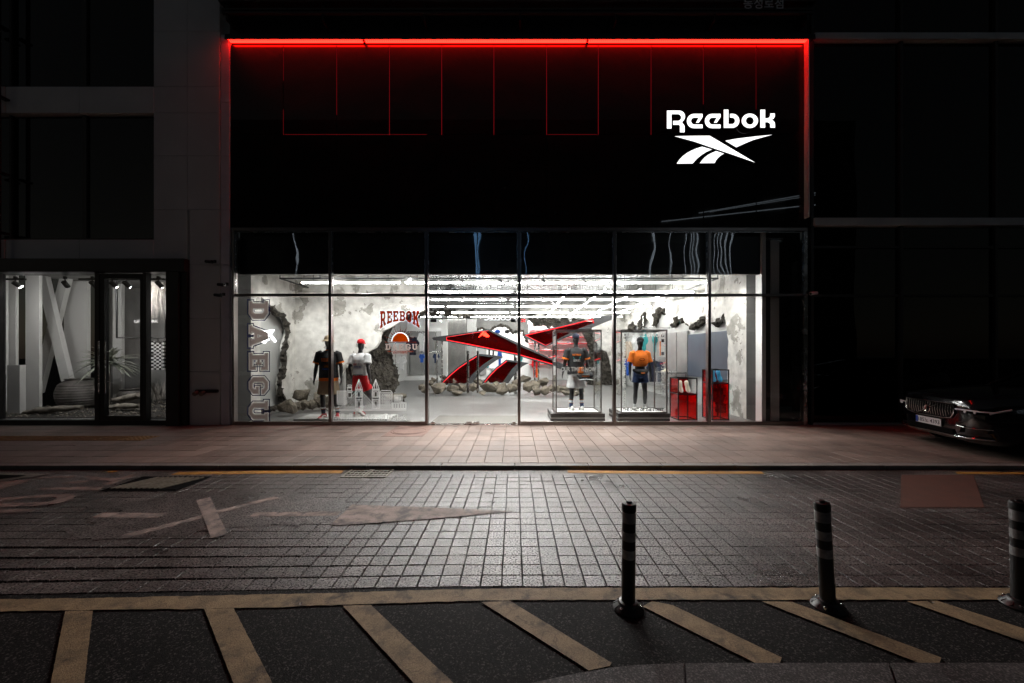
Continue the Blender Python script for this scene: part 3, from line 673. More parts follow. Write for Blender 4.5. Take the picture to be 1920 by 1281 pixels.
# ledge with red light strip underneath
LZ = FZ(82); LY = YF-.105
MB().box(FX(430), FX(1520), LY-.03, YF-.005, LZ+.035, LZ+.10, bev=.006).build('ledge', M['dark_metal'], store)
MB().box(FX(430), FX(1520), LY-.035, LY-.012, LZ-.005, LZ+.034).build('ledge_lip', M['dark_metal'], store)
led = thing('red_light_strip', 'long glowing red light strip under the ledge above the black fascia', 'light strip', (0, LY+.08, LZ))
joints = [432, 685, 1100, 1512]
for a, b in zip(joints, joints[1:]):
    MB().box(FX(a)+.02, FX(b)-.02, LY+.002, YF-.015, LZ+.006, LZ+.03).build('light_panel', M['red_led'], led)
    mb = MB(); x = FX(a)+.02
    while x < FX(b)-.02:
        mb.box(x, x+.010, LY+.002, YF-.06, LZ-.004, LZ+.002); x += .045
    tag(mb.build('louvre', M['red_acrylic_bright'], led), kind='stuff')
for x in joints[1:3]:
    MB().box(FX(x)-.018, FX(x)+.018, LY-.01, YF-.01, LZ-.03, LZ+.03).build('bracket', M['dark_metal'], led)
# side fins
fin = MB().box(6.135, 6.165, LY-.03, YF-.004, FZ(411), LZ+.034, bev=.004).build('side_fin', M['white_metal'], store)
MB().box(6.166, 6.172, LY+.00, LY+.02, FZ(300), LZ-.05).build('fin_glow', M['red_edge'], store)  # added glow strip, stands in for red light caught by the fin
for i, (y0, y1) in enumerate([(66,80),(80,193),(193,293),(293,394),(394,497),(497,597),(597,697),(697,797)]):
    MB().box(FX(415), FX(431), YF-.012, YF+.3, FZ(y1)+.004, FZ(y0)-.004, bev=.004).build('cladding_panel', M['cladding'], store)
# storey above the ledge
MB().box(FX(428), FX(1512), YF-.30, YF+.28, FZ(35)+.28, 12.0, bev=.01).build('upper_sign_box', M['dark_wall'], store)
MB().box(FX(428), FX(1512), YF-.30, YF+.20, FZ(48)+.26, FZ(35)+.26, bev=.008).build('upper_beam', M['grey_band'], store).data.materials[0] = M['shop_frame']
for y in (56, 62): MB().box(FX(432), FX(1508), YF-.26, YF-.2, FZ(y)+.2, FZ(y)+.24).build('rail', M['shop_frame'], store)
for x in (440, 615, 800, 975, 1150, 1330, 1500): MB().box(FX(x)-.02, FX(x)+.02, YF-.24, YF+.05, FZ(66)+.12, FZ(46)+.2).build('rail_post', M['dark_metal'], store)
s = text_on('동성로점', lambda u, v: Vector((PX(1394, YF-.31)+u, YF-.305, PZ(16, YF-.31)+v)), w=0.82, bold=.012)
tag(s.build('branch_sign', M['dim_sign']), 'grey branch name lettering on the dark box above the ledge', 'sign')
# soffit return wall around the store front right
# ------------------------------------------------------------------ glazing
FD = 0.12
def mull(x0, x1, y0, y1, name='mullion', d=FD, m='frame_metal'):
    return MB().box(FX(x0), FX(x1), YF-.03, YF-.03+d, FZ(y1), FZ(y0), bev=.006).build(name, M[m], store)
mull(437, 1513, 427.5, 434, 'head_rail')
mull(437, 440.5, 434.2, 797, 'mullion'); 
for x in (619.5, 800, 973.3, 1152, 1329.5): mull(x-2.7, x+2.7, 434.2, 797)
mull(1505.5, 1512.5, 434.2, 797, m='steel')
tr = [440.7, 616.6, 622.4, 797.1, 802.9, 970.4, 976.2, 1149.1, 1154.9, 1326.6, 1332.4, 1505.3]
for a, b in zip(tr[::2], tr[1::2]):
    MB().box(FX(a), FX(b), YF-.024, YF+.07, FZ(556), FZ(551), bev=.005).build('transom', M['frame_metal'], store)
    if a != 802.9:
        MB().box(FX(a), FX(b), YF-.024, YF+.07, SW, FZ(790.5), bev=.005).build('bottom_rail', M['frame_metal'], store)
        MB().box(FX(a), FX(b), YF+.02, YF+.032, FZ(790.5)+.001, FZ(556)-.001).build('pane', M['pane_glass'], store)
    MB().box(FX(a), FX(b), YF+.02, YF+.032, FZ(551)+.001, FZ(434)-.001).build('pane', M['pane_glass'], store)
# inner trim lines of the upper panes
for a, b in zip(tr[::2], tr[1::2]):
    mb = MB(); x0, x1, z0, z1 = FX(a)+.002, FX(b)-.002, FZ(551)+.002, FZ(434.5)-.002; w = .012
    mb.box(x0, x1, YF+.002, YF+.018, z1-w, z1).box(x0, x0+w, YF+.002, YF+.018, z0, z1-w).box(x1-w, x1, YF+.002, YF+.018, z0, z1-w)
    mb.build('glazing_bead', M['steel'], store)
# glass doors
def door(x0, x1, hx, side, label):
    t = store
    d = MB().box(FX(x0)+.006, FX(x1)-.006, YF+.02, YF+.032, SW+.02, FZ(598)).build('door_leaf', M['pane_glass'], t)
    mb = MB()
    for yy in (-.035, .085): mb.tube([(FX(hx), YF+.026+yy, FZ(737)), (FX(hx), YF+.026+yy, FZ(658))], .018, 12)
    for yz in (672, 722): mb.tube([(FX(hx), YF-.01, FZ(yz)), (FX(hx), YF+.11, FZ(yz))], .009, 8)
    mb.build('handle', M['steel'], d, smooth=40)
    c = x0+4 if side < 0 else x1-4
    MB().box(FX(min(c, c-6*side)), FX(max(c, c-8*side)), YF+.005, YF+.05, SW+.012, SW+.06, bev=.004).build('patch_fitting', M['steel'], d)
    MB().box(FX(min(c, c-9*side)), FX(max(c, c-11*side)), YF+.005, YF+.05, FZ(604), FZ(598)-.004, bev=.004).build('patch_fitting', M['dark_metal'], d)
    q = x1-1 if side < 0 else x0+1
    MB().box(FX(min(q, q+11*side)), FX(max(q, q+11*side)), YF+.005, YF+.05, SW+.012, SW+.06, bev=.004).build('lock', M['steel'], d)
    e = FX(x1)-.010 if side < 0 else FX(x0)+.006
    MB().box(e, e+.004, YF+.019, YF+.033, SW+.06, FZ(604)).build('edge_strip', M['frost'], d)
door(802.9, 886, 877, -1, ''); door(886.4, 970.4, 895.5, 1, '')
MB().box(FX(803), FX(970), YF+.02, YF+.032, FZ(595)+.01, FZ(556)-.002).build('pane', M['pane_glass'], store)
MB().box(FX(803), FX(893), YF+.0, YF+.05, FZ(597.5), FZ(595.5), bev=.003).build('door_closer_rail', M['dark_metal'], store)
MB().box(FX(803), FX(970), YF-.02, YF+.08, SW-.01, SW+.010).build('threshold', M['steel'], store)
MB().box(FX(1434), FX(1441.5), YF+.10, YF+.32, SW, FZ(434)).build('trim_post', M['white_paint'], store)
# black header behind the upper panes
MB().box(FX(440), FX(1434), YF+.16, YF+.26, PZ(515, YF+.2), 4.30, bev=.004).build('header_panel', M['header_black'], store)
# dark room behind the last bay
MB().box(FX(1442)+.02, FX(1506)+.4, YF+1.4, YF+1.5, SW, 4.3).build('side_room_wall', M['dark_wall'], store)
# camera heads on the frame
def cctv(p, label, rx=1):
    t = thing('security_camera', label, 'camera', p)
    p = Vector(p)
    MB().tube([p+Vector((0,.12,.0)), p+Vector((0,.02,.0)), p+Vector((0,-.03,-.02))], .012, 8).build('arm', M['dark_metal'], t)
    MB().tube([p+Vector((.09*rx,-.02,-.03)), p+Vector((-.07*rx,-.06,-.05))], [.032,.035], 12).build('body', M['cladding'] if rx > 0 else M['dark_metal'], t, smooth=40)
    MB().tube([p+Vector((-.07*rx,-.06,-.05)), p+Vector((-.078*rx,-.062,-.052))], .026, 12).build('lens', M['car_paint'], t)
    MB().box(p.x-.025, p.x+.025, p.y+.10, p.y+.125, p.z-.03, p.z+.03).build('mount', M['dark_metal'], t)
cctv((FX(1513), YF-.14, FZ(549)), 'small pale camera at the end of the glazing crossbar')
cctv((FX(430), YF-.18, FZ(534)), 'small camera on the pale cladding above the other two brackets', -1)
cctv((FX(424), YF-.18, FZ(553)), 'small dark camera beside the crossbar end on pale cladding', -1)
cctv((FX(405), YF-.14, FZ(491)), 'small dark camera on the neighbouring pale wall beside shop frame', -1)
t = thing('wall_hydrant', 'dark twin-outlet pipe fitting sticking out of the pale wall', 'hydrant', (FX(392), YF, FZ(735)))
MB().tube([(FX(412),YF-.06,FZ(733)),(FX(372),YF-.06,FZ(733))], .035, 12).build('pipe', M['dark_metal'], t, smooth=40)
for x in (376, 388): MB().tube([(FX(x),YF-.05,FZ(734)),(FX(x),YF-.17,FZ(738))], [.04,.045], 12).build('outlet', M['iron'], t, smooth=40)
MB().tube([(FX(400),YF-.06,FZ(733)),(FX(400),YF+.02,FZ(733))], .03, 10).build('mount', M['dark_metal'], t)
# ------------------------------------------------------------------ lit sign
def crop_pt(p, Y): return at(1220+p[0]/7.385, 180+p[1]/7.385, Y)
def arc(cx, cy, rx, ry, a0, a1, n=12):
    return [(cx+rx*math.cos(math.radians(a0+(a1-a0)*i/n)), cy+ry*math.sin(math.radians(a0+(a1-a0)*i/n))) for i in range(n+1)]
def e_poly(dx):
    return [(x+dx, y) for x, y in [(717,250),(717,296),(665,372),(627,372),(665,302)]+arc(605,350,47,48,-90,-270)+[(717,398),(717,448)]+arc(600,349,99,99,90,270)]
glyphs = [
 ('letter', [(225,205)]+arc(393,287,82,82,-90,58)+arc(408,432,60,60,-60,0,6)+[(468,505),(405,505)]+arc(385,425,20,25,0,-90,5)+[(310,400),(310,348)]+arc(375,300,47,47,90,-90)+[(287,253),(287,452),(225,452)], []),
 ('letter', e_poly(0), []), ('letter', e_poly(249), []),
 ('letter', [(1012,192),(1075,192),(1075,392)]+arc(1122,346,46,46,90,-90)+[(1098,300),(1098,250)]+arc(1130,346,97,97,-90,90)+[(1012,443)], []),
 ('letter', arc(1372,346,113,100,0,345,23), [arc(1372,346,55,54,0,345,23)]),
 ('letter', [(1518,192),(1583,192),(1583,312)]+arc(1605,262,50,50,90,0,6)+[(1655,245),(1717,245)]+arc(1657,275,60,58,0,90,6)+arc(1657,393,62,60,-90,0,6)+[(1720,440),(1655,440)]+arc(1615,405,40,40,0,-90,6)+[(1583,365),(1583,440),(1518,440)], []),
 ('emblem_blade', [(335,560),(560,555),(815,553),(1125,735),(1437,920),(1180,830),(900,735),(600,632)], []),
 ('emblem_blade', [(1035,622),(1160,598),(1300,580),(1480,559),(1675,540),(1420,610),(1300,660),(1185,712)], []),
 ('emblem_blade', [(360,938),(400,880),(450,830),(505,790),(560,760),(630,730),(710,705),(845,743),(770,775),(700,820),(640,870),(580,936)], []),
 ('emblem_blade', [(680,932),(710,893),(745,855),(790,820),(840,793),(905,765),(1012,800),(970,825),(935,855),(905,890),(885,930)], [])]
sg = thing('lit_sign', 'glowing white letter sign with crossed blade emblem on the black fascia', 'sign', tuple(crop_pt((970, 960), YF-.06)))
for nm, poly, hol in glyphs:
    f0 = lambda p: crop_pt(p, YF-.115); f1 = lambda p: crop_pt(p, YF-.11)
    # keep front and back outlines square to the wall
    w = lambda p, dy: (lambda q: Vector((q.x, YF+dy, q.z)))(crop_pt(p, YF-.1))
    body = MB().prism(offset_poly(poly, 5) if not hol else poly, lambda p: w(p, -.10), lambda p: w(p, -.012), hol).build(nm, M['car_black'], sg)
    MB().prism(poly, lambda p: w(p, -.106), lambda p: w(p, -.101), hol).build('lit_face', M['sign_white'], body)
# ================================================================== LEFT BUILDING
lb = thing('left_building', 'pale grey building with wide dark windows beside the black store', 'building', (FX(150), YF, SW))
LW = YF-.02
def lbox(x0, x1, y0, y1, d0=0.0, d1=.3, name='wall', m='left_wall', bev=0.0):
    return MB().box(FX(x0), FX(x1), LW+d0, LW+d1, FZ(y1), FZ(y0), bev).build(name, M[m], lb)
# wall slabs with fine joints
ys = [-60, 60, 164, 213, 293, 394, 497, 597, 697, 797]
MB().box(FX(290), FX(352), LW, LW+.3, FZ(487), FZ(394.4)).build('wall_slab', M['left_wall'], lb)
for y0, y1 in zip(ys, ys[1:]):
    lbox(290 if y1 < 490 else 356, 352, y0+.4, y1-.4, 0, .3, 'wall_slab') if y1 < 490 else None
    lbox(353 if y1 < 490 else 357, 413, y0+.4, y1-.4, 0, .3, 'wall_slab')
for y0, y1 in ((164, 213), (450, 487)):
    lbox(14, 150.5, y0, y1, -.004, .25, 'band', 'left_band', .006); lbox(151.5, 290, y0, y1, -.004, .25, 'band', 'left_band', .006)
    lbox(-160, 12, y0, y1, -.01, .25, 'band', 'left_wall', .006)
lbox(-160, 356, 487.5, 512, -.12, .3, 'lintel', 'shop_frame', .01)
for y0, y1 in ((-60, 163), (214, 449)):
    for a, b in ((-160, 14), (17, 150), (158, 288)):
        lbox(a, b, y0+2, y1-2, .10, .115, 'window_pane', 'dark_glass')
    for x in (15.5, 154, 289): lbox(x-3 if x != 154 else 150, x+1 if x != 154 else 158, y0, y1, .06, .18, 'window_mullion', 'shop_frame')
    lbox(-160, 290, y1-2, y1, .02, .2, 'sill', 'dark_metal')
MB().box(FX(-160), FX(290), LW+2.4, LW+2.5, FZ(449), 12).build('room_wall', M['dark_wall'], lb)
# reversed light lettering seen through the upper window
s = text_on('LIFEWORK', lambda u, v: Vector((FX(103)-u*1.0, LW+.5, FZ(444)+v+u*.16)), w=.62, h=.10, bold=.02)
tag(s.build('window_lettering', M['dim_sign']), 'small reversed pale lettering low in the dark upper window', 'sign')
# pipes and scaffold poles at the far left
for x, r in ((17, .035), (-8, .05)):
    t = thing('drain_pipe', 'thin grey pipe running up the left end of the pale building' if x > 0 else 'thick dark pipe beside the thinner pipe on pale building', 'pipe', (FX(x), LW-.15, FZ(490)))
    MB().tube([(FX(x), LW-.15, FZ(487)), (FX(x), LW-.15, 12)], r, 10).build('pipe', M['shop_frame'], t, smooth=40)
    for y in (440, 330, 190, 60): MB().box(FX(x)-.05, FX(x)+.05, LW-.20, LW-.0, FZ(y)-.02, FZ(y)+.02).build('clamp', M['dark_metal'], t)
# shop front
MB().box(FX(320), FX(343), LW-.10, LW+.3, SW, FZ(512)).build('jamb', M['shop_frame'], lb)
MB().box(FX(343.4), FX(356), LW-.06, LW+.3, SW, FZ(512)).build('jamb', M['dark_metal'], lb)
MB().box(FX(-160), FX(320), LW-.02, LW+.25, SW, FZ(788), .005).build('base_rail', M['dark_metal'], lb)
def shop_pane(x0, x1, y0, y1): MB().box(FX(x0), FX(x1), LW+.05, LW+.06, FZ(y1), FZ(y0)).build('pane', M['shop_glass'], lb)
shop_pane(2, 181, 514, 787); shop_pane(278, 316, 514, 787); shop_pane(-150, -1, 514, 787)
for x0, x1 in ((-1, 2), (181, 189), (271, 277), (316, 320)): MB().box(FX(x0), FX(x1), LW-.02, LW+.10, FZ(788), FZ(512)).build('frame_post', M['shop_frame'], lb)
MB().box(FX(2), FX(181), LW-.0, LW+.08, FZ(788), FZ(786)).build('glazing_bead', M['white_metal'], lb)
d = MB().box(FX(198), FX(265), LW+.05, LW+.06, FZ(780), FZ(523)).build('shop_door', M['shop_glass'], lb)
for a, b, y0, y1 in ((189.4, 198, 514, 788), (265, 270.6, 514, 788), (198.2, 264.8, 514, 523), (198.2, 264.8, 780, 788)):
    MB().box(FX(a), FX(b), LW-.01, LW+.09, FZ(y1), FZ(y0)).build('door_frame', M['dark_metal'], d)
mb = MB().tube([(FX(206), LW-.08, FZ(737)), (FX(206), LW-.08, FZ(640))], .014, 10).tube([(FX(194), LW-.08, FZ(737)), (FX(194), LW-.08, FZ(640))], .014, 10)
for yy in (660, 715): mb.tube([(FX(206), LW-.08, FZ(yy)), (FX(206), LW+.05, FZ(yy))], .008, 8).tube([(FX(194), LW-.08, FZ(yy)), (FX(194), LW, FZ(yy))], .008, 8)
mb.build('handle', M['steel'], d, smooth=40)
# shop interior (display garden)
SF = 0.16
X0, X1, YB = FX(-150), FX(320), 12.4
struct(MB().box(X0, X1+.3, LW+.3, YB, -.05, SF), 'shop_floor', 'soil')
struct(MB().box(X0, X1+.6, YB, YB+.1, SF, 4.2), 'shop_back_wall', 'pearl_wall')
struct(MB().box(X1+.05, X1+.15, LW+.3, YB, SF, 4.2), 'shop_side_wall', 'pearl_wall')
struct(MB().box(X0, X1+.6, LW+.3, YB, 3.62, 3.7), 'shop_ceiling', 'pearl_wall')
def shop(x, y, Y): return at(x, y, Y)
c4 = lambda x, y: (x/3.768, 480+y/3.768)
def S(x, y, Y): return at(*c4(x, y), Y)
def column(x0, x1, Y, d, label, z0=SF, z1=3.61):
    t = MB().box(S(x0,0,Y).x, S(x1,0,Y).x, Y, Y+d, z0, z1, bev=.01).build('white_column', M['white_paint']); origin_to_base(t)
    return tag(t, label, 'column', 'white columns in the garden shop')
column(178, 277, 9.9, .07, 'wide white steel column behind the white counter in the garden shop')
column(450, 615, 11.2, .1, 'broad white column behind the large ribbed jar')
column(60, 112, 9.8, .06, 'narrow white column rising above the white counter box')
column(795, 858, 11.6, .1, 'slim pale column behind the spiky plant')
column(-60, 40, 9.6, .06, 'white column at the far end of the shop window beside the counter')
def brace(a, b, Y, label):
    t = MB().bar(S(*a, Y), S(*b, Y), .24, .12, up=(0,1,0)).build('diagonal_brace', M['white_paint']); origin_to_base(t)
    return tag(t, label, 'beam', 'crossed white braces')
brace((300,118), (480,880), 10.6, 'white diagonal beam leaning right to the ribbed jar, crossing in front')
brace((470,150), (268,960), 10.95, 'white diagonal beam leaning left behind the crossing one')
t = MB().box(S(48,0,9.3).x, S(140,0,9.3).x, 9.3, 9.42, SF, S(0,770,9.3).z, bev=.01).build('counter_box', M['white_paint']); origin_to_base(t)
tag(t, 'white counter box standing at the left window pane', 'counter')
# jars
def jar(x, ybase, Y, prof, label):
    b = S(x, ybase, Y); t = thing('clay_jar', label, 'jar', (b.x, b.y, SF))
    MB().lathe((b.x, b.y, SF), prof, 36).build('body', M['clay'], t, smooth=40)
    return t, b
pr = [(.02,.0),(.26,.0),(.32,.05)]
for k in range(9):
    z = .08+k*.062; r = .34+.11*math.sin(PI*min(1, (z)/.62)*.9); pr += [(r,z),(r+.012,z+.02),(r,z+.04)]
pr += [(.30,.70),(.26,.73),(.29,.76),(.28,.77),(.22,.76),(.2,.5),(.02,.4)]
jar(565, 1055, 10.3, pr, 'large ribbed dark clay jar at the foot of the white beams')
jar(935, 965, 11.0, [(.02,0),(.2,0),(.27,.06),(.32,.2),(.31,.32),(.25,.40),(.28,.43),(.26,.44),(.2,.38),(.02,.2)], 'round wide-mouthed clay jar behind the glass door')
# plant
pb = S(760, 960, 10.8); t = thing('spiky_plant', 'bushy plant with long arching spiky leaves behind the door handles', 'plant', (pb.x, pb.y, SF))
rp = random.Random(4); c0 = S(760, 760, 10.8)
MB().tube([(pb.x, pb.y, SF), (pb.x+.03, pb.y, c0.z)], [.05,.04], 8).build('stem', M['wood'], t)
for k in range(110):
    a = rp.uniform(0, 2*PI); el = rp.uniform(-.2, 1.35); ln = rp.uniform(.55, .95); mb = MB(); vs = []
    d = Vector((math.cos(a)*math.cos(el), math.sin(a)*math.cos(el), math.sin(el))); sd = d.cross(Vector((0,0,1))).normalized()
    for i in range(6):
        u = i/5; p = c0+d*ln*u+Vector((0,0,-.45*u*u*ln)); w = .034*math.sin(PI*(.12+.88*u))+.002
        vs += [p-sd*w, p+Vector((0,0,.008)), p+sd*w]
    fs = []
    for i in range(5): fs += [(3*i,3*i+1,3*i+4,3*i+3),(3*i+1,3*i+2,3*i+5,3*i+4)]
    mb.add(vs, fs).build('leaf', M['leaf'], t, fix=False)
def tuft(x, y, Y, n, h, label, m='dry_leaf', dirz=1, name='dry_grass', seed=1, spread=.35):
    b = S(x, y, Y); rq = random.Random(seed); mb = MB()
    for k in range(n):
        a = rq.uniform(0, 2*PI); q = b+Vector((rq.uniform(-.12,.12), rq.uniform(-.1,.1), 0)); hh = h*rq.uniform(.5,1)
        tip = q+Vector((math.cos(a)*spread*hh, math.sin(a)*spread*hh, dirz*hh)); s = Vector((.008,0,0)); mid = q.lerp(tip,.5)+Vector((rq.uniform(-.03,.03),0,.03))
        mb.add([q-s, q+s, mid+s, mid-s, tip], [(0,1,2,3),(3,2,4)])
    o = mb.build(name, M[m], fix=False); origin_to_base(o); return tag(o, label, 'plant')
g1 = tuft(1110, 1020, 9.6, 60, .55, 'tuft of dry grass below the checked shirt', seed=5)
g2 = tuft(1120, 185, 9.7, 90, 1.05, 'bundle of pale dried stalks hanging from the shop ceiling', dirz=-1, name='dried_bundle', seed=8, spread=.18)
# driftwood
def log(pts, rad, label):
    rq = random.Random(len(pts)); P = [S(x, y, Y) for x, y, Y in pts]
    mb = MB(); n = 10; rings = []
    L = len(P)
    for i in range(4*(L-1)+1):
        u = i/4; a = min(int(u), L-2); p = P[a].lerp(P[a+1], u-a); r = rad*(.75+.5*math.sin(PI*i/(4*(L-1))))*rq.uniform(.85,1.15)
        rings.append((p+Vector((0,0,rq.uniform(-.01,.02))), r))
    o = MB().tube([p for p, r in rings], [r for p, r in rings], n, sy=.7).build('driftwood_log', M['wood'], smooth=50)
    origin_to_base(o); return tag(o, label, 'log')
log([(170,1108,9.2),(300,1090,9.25),(440,1082,9.2),(580,1070,9.3)], .085, 'long pale driftwood log in front of the ribbed jar')
log([(750,1075,9.7),(850,1062,9.8),(990,1060,9.7)], .08, 'pale driftwood log lying behind the shop door')
log([(800,1020,10.3),(900,1005,10.4),(985,985,10.2)], .10, 'stubby driftwood piece below the wide-mouthed jar')
# pebbles on the soil
mb = MB(); rq = random.Random(3)
for k in range(700):
    x = rq.uniform(X0, X1); y = rq.uniform(LW+.35, 11.5); r = rq.uniform(.012,.04)
    mb.sphere((x, y, SF+r*.3), (r, r*rq.uniform(.6,1), r*.6), 6, 4)
o = mb.build('gravel', M['wood'], smooth=True); tag(o, 'loose gravel scattered over the shop garden floor', 'gravel', kind='stuff')
# clothes rail with the checked shirt
t = thing('pipe_rail', 'black pipe clothes rail hanging from the shop ceiling', 'clothes rail', tuple(S(990,578,9.9)))
MB().tube([S(825,178,9.9), S(825,578,9.9), S(1170,578,9.9), S(1170,300,9.9)], .022, 8).build('pipe', M['dark_metal'], t)
MB().lathe(S(825,185,9.9), [(.05,-.01),(.05,.03)], 12).build('flange', M['dark_metal'], t)
sh = thing('checked_shirt', 'black and white checkerboard shirt hanging from the pipe rail', 'shirt', tuple(S(1116,800,9.9)))
a = S(1068,600,9.9); bb = S(1164,805,9.9); nx, nz = 9, 16
W_ = MB(); B_ = MB(); wx = (bb.x-a.x)/nx; wz = (a.z-bb.z)/nz
for i in range(nx):
    for j in range(nz):
        if j == 0 and i in (3,4,5): continue
        if j == 7 and i in (0,): continue
        yy = 9.9+.03*math.sin(i*1.3); yn = 9.9+.03*math.sin((i+1)*1.3)
        x = a.x+i*wx; z = a.z-j*wz
        q = [(x,yy,z),(x+wx,yn,z),(x+wx,yn,z-wz),(x,yy,z-wz),(x,yy+.05,z),(x+wx,yn+.05,z),(x+wx,yn+.05,z-wz),(x,yy+.05,z-wz)]
        (W_ if (i+j) % 2 else B_).add(q, [(0,1,2,3),(7,6,5,4),(0,4,5,1),(2,6,7,3)])
W_.build('white_checks', M['white_cloth'], sh); B_.build('black_checks', M['check_black'], sh)
MB().tube([S(1116,580,9.9), S(1116,600,9.9), S(1085,612,9.9), S(1147,612,9.9), S(1116,600,9.9)], .008, 6).build('hanger', M['dark_metal'], sh)
# wall lettering
s = text_on('LIFEWORK', lambda u, v: Vector((S(950,0,10.2).x+u, 10.2, S(0,472,10.2).z+v)), w=S(1118,0,10.2).x-S(950,0,10.2).x, h=.075, bold=.03)
tag(s.build('shop_lettering', M['white_paint']), 'small pale shop name lettering beside the hanging shirt', 'sign')
# spot lamps on a track
t = thing('light_track', 'black lighting track under the garden shop ceiling', 'light track', tuple(S(850,165,8.9)))
MB().bar(S(560,165,8.9), S(1165,165,8.9), .04, .04).build('rail', M['dark_metal'], t)
MB().bar(S(30,165,8.9), S(180,165,8.9), .04, .04).build('rail', M['dark_metal'], t)
for k, (x, w) in enumerate(((460,1),(655,1),(795,1),(890,1),(1120,1),(110,1))):
    p = S(x, 195, 8.9); t = thing('spot_lamp', 'small black spot lamp clipped to the garden shop track', 'lamp', tuple(p), 0, 'track spot lamps in the garden shop')
    MB().tube([p+Vector((0,0,.10)), p], .012, 6).build('stem', M['dark_metal'], t)
    dr = Vector((rq.uniform(-.05,.05), .12, -.10))
    MB().tube([p-dr*.3, p+dr*.6], .05, 12).build('can', M['dark_metal'], t, smooth=40)
    MB().tube([p+dr*.6, p+dr*.63], .042, 12).build('bulb', M['shop_lamp'], t)
    MB().box(p.x-.03, p.x+.03, p.y-.02, p.y+.02, p.z+.10, p.z+.16).build('adapter', M['dark_metal'], t)
# ================================================================== RIGHT BUILDING
rb = thing('right_building', 'dark glass office building to the right behind the parked car', 'building', (9, YF, SW))
RX = [1523, 1690, 1868, 2050, 2240]
for x0, x1 in zip(RX, RX[1:]):
    for y0, y1 in ((-40, 64), (78, 408), (426, 462), (464, 553), (555, 796)):
        MB().box(FX(x0)+.03, FX(x1)-.03, YF+.05, YF+.065, FZ(y1)+.01, FZ(y0)-.01).build('pane', M['dark_glass'], rb)
    MB().box(FX(x0)-.03, FX(x0)+.03, YF-.01, YF+.12, SW, 12).build('mullion', M['shop_frame'], rb)
for y0, y1 in ((65, 77), (410, 424)):
    MB().box(FX(1524), FX(2300), YF-.06, YF+.12, FZ(y1), FZ(y0), bev=.006).build('band', M['grey_band'], rb)
MB().box(FX(1524), FX(2300), YF-.02, YF+.10, SW, FZ(793)).build('base_rail', M['grey_band'], rb)
for y in (463, 554): MB().box(FX(1524), FX(2300), YF+.01, YF+.10, FZ(y)-.025, FZ(y)+.025).build('transom', M['shop_frame'], rb)
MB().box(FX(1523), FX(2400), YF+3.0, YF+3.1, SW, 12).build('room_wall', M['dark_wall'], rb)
for a in (1620, 1760, 1800): MB().box(FX(a), FX(a)+.25, YF+2.0, YF+2.2, SW, 4).build('inner_column', M['concrete'], rb)
# ================================================================== ACROSS THE STREET (seen only as reflections)
ob = thing('opposite_building', 'dark building across the street with blue light tubes, seen only mirrored', 'building', (0, -11, 0))
MB().box(-22, 24, -11.4, -11.02, 0, 18).build('wall', M['concrete'], ob)
for i in range(9):
    for j in range(4):
        x0 = -21+i*5.0; z0 = 4.2+j*3.4; MB().box(x0, x0+3.4, -11.06, -10.99, z0, z0+2.0).build('window', M['black_panel'], ob)
MB().box(-22, 24, -11.06, -10.98, 0.4, 3.4).build('shutter', M['dark_wall'], ob)
YV = 2*YF+11
def mir(x, y): p = at(x, y, YV); return Vector((p.x, -10.95, p.z))
for x, w, m in ((893,.16,'neon_blue'),(899,.12,'neon_blue'),(985,.05,'neon_blue'),(1222,.10,'neon_white'),(1258,.07,'neon_white'),(1284,.03,'neon_white'),(1298,.04,'neon_white'),(1305,.05,'neon_white'),(1312,.05,'neon_white'),(1341,.03,'neon_white'),(1350,.04,'neon_white'),(1357,.05,'neon_white'),(1364,.05,'neon_white'),(1372,.05,'neon_white'),(550,.05,'neon_white')):
    a = mir(x, 525); b = mir(x, 428)
    MB().box(a.x-w/2, a.x+w/2, -10.99, -10.93, a.z, b.z).build('light_tube', M[m], ob)
for (x0, y0), (x1, y1), w in (((1240,416),(1530,384),.05),((1310,400),(1530,362),.045),((1330,398),(1530,366),.03)):
    MB().bar(mir(x0, y0), mir(x1, y1), w).build('light_tube', M['neon_white'], ob)
# ================================================================== STORE INTERIOR
XL, XR, YBK = -5.96, 5.38, 19.5
struct(MB().box(XL-.6, XR+.5, YF+.09, 24.2, -.05, SW-.001), 'store_floor', 'polished_floor')
struct(MB().box(XL-.6, XR+.5, YF+.27, 24.2, 4.0, 4.1), 'store_ceiling', 'mirror_ceiling')
struct(MB().box(FX(803), FX(970), YF+.12, 9.7, SW, SW+.012), 'entrance_mat', 'mat_grey')
def jag(pts, amp, seg, seed):
    rq = random.Random(seed); out = []
    for a, b in zip(pts, pts[1:]):
        a = Vector(a); b = Vector(b); n = max(1, int((b-a).length/seg))
        for k in range(n):
            p = a.lerp(b, k/n); out.append((p.x+rq.uniform(-amp,amp), p.y+rq.uniform(-amp,amp)) if k else tuple(p))
    out.append(tuple(pts[-1])); return out
def stone_skin(mb, seed, amp=.05, sc=4.0):
    """rough up a mesh builder's verts with layered noise"""
    o = Vector((seed*3.1, seed*1.7, seed))
    out = []
    for v in mb.v:
        v = Vector(v); d = Vector((noise.fractal(v*sc+o, 1.0, 2.0, 5), noise.fractal(v*sc+o+Vector((7,0,0)), 1.0, 2.0, 5), noise.fractal(v*sc+o+Vector((0,9,0)), 1.0, 2.0, 5)))
        out.append(tuple(v+d*amp))
    mb.v = out; return mb
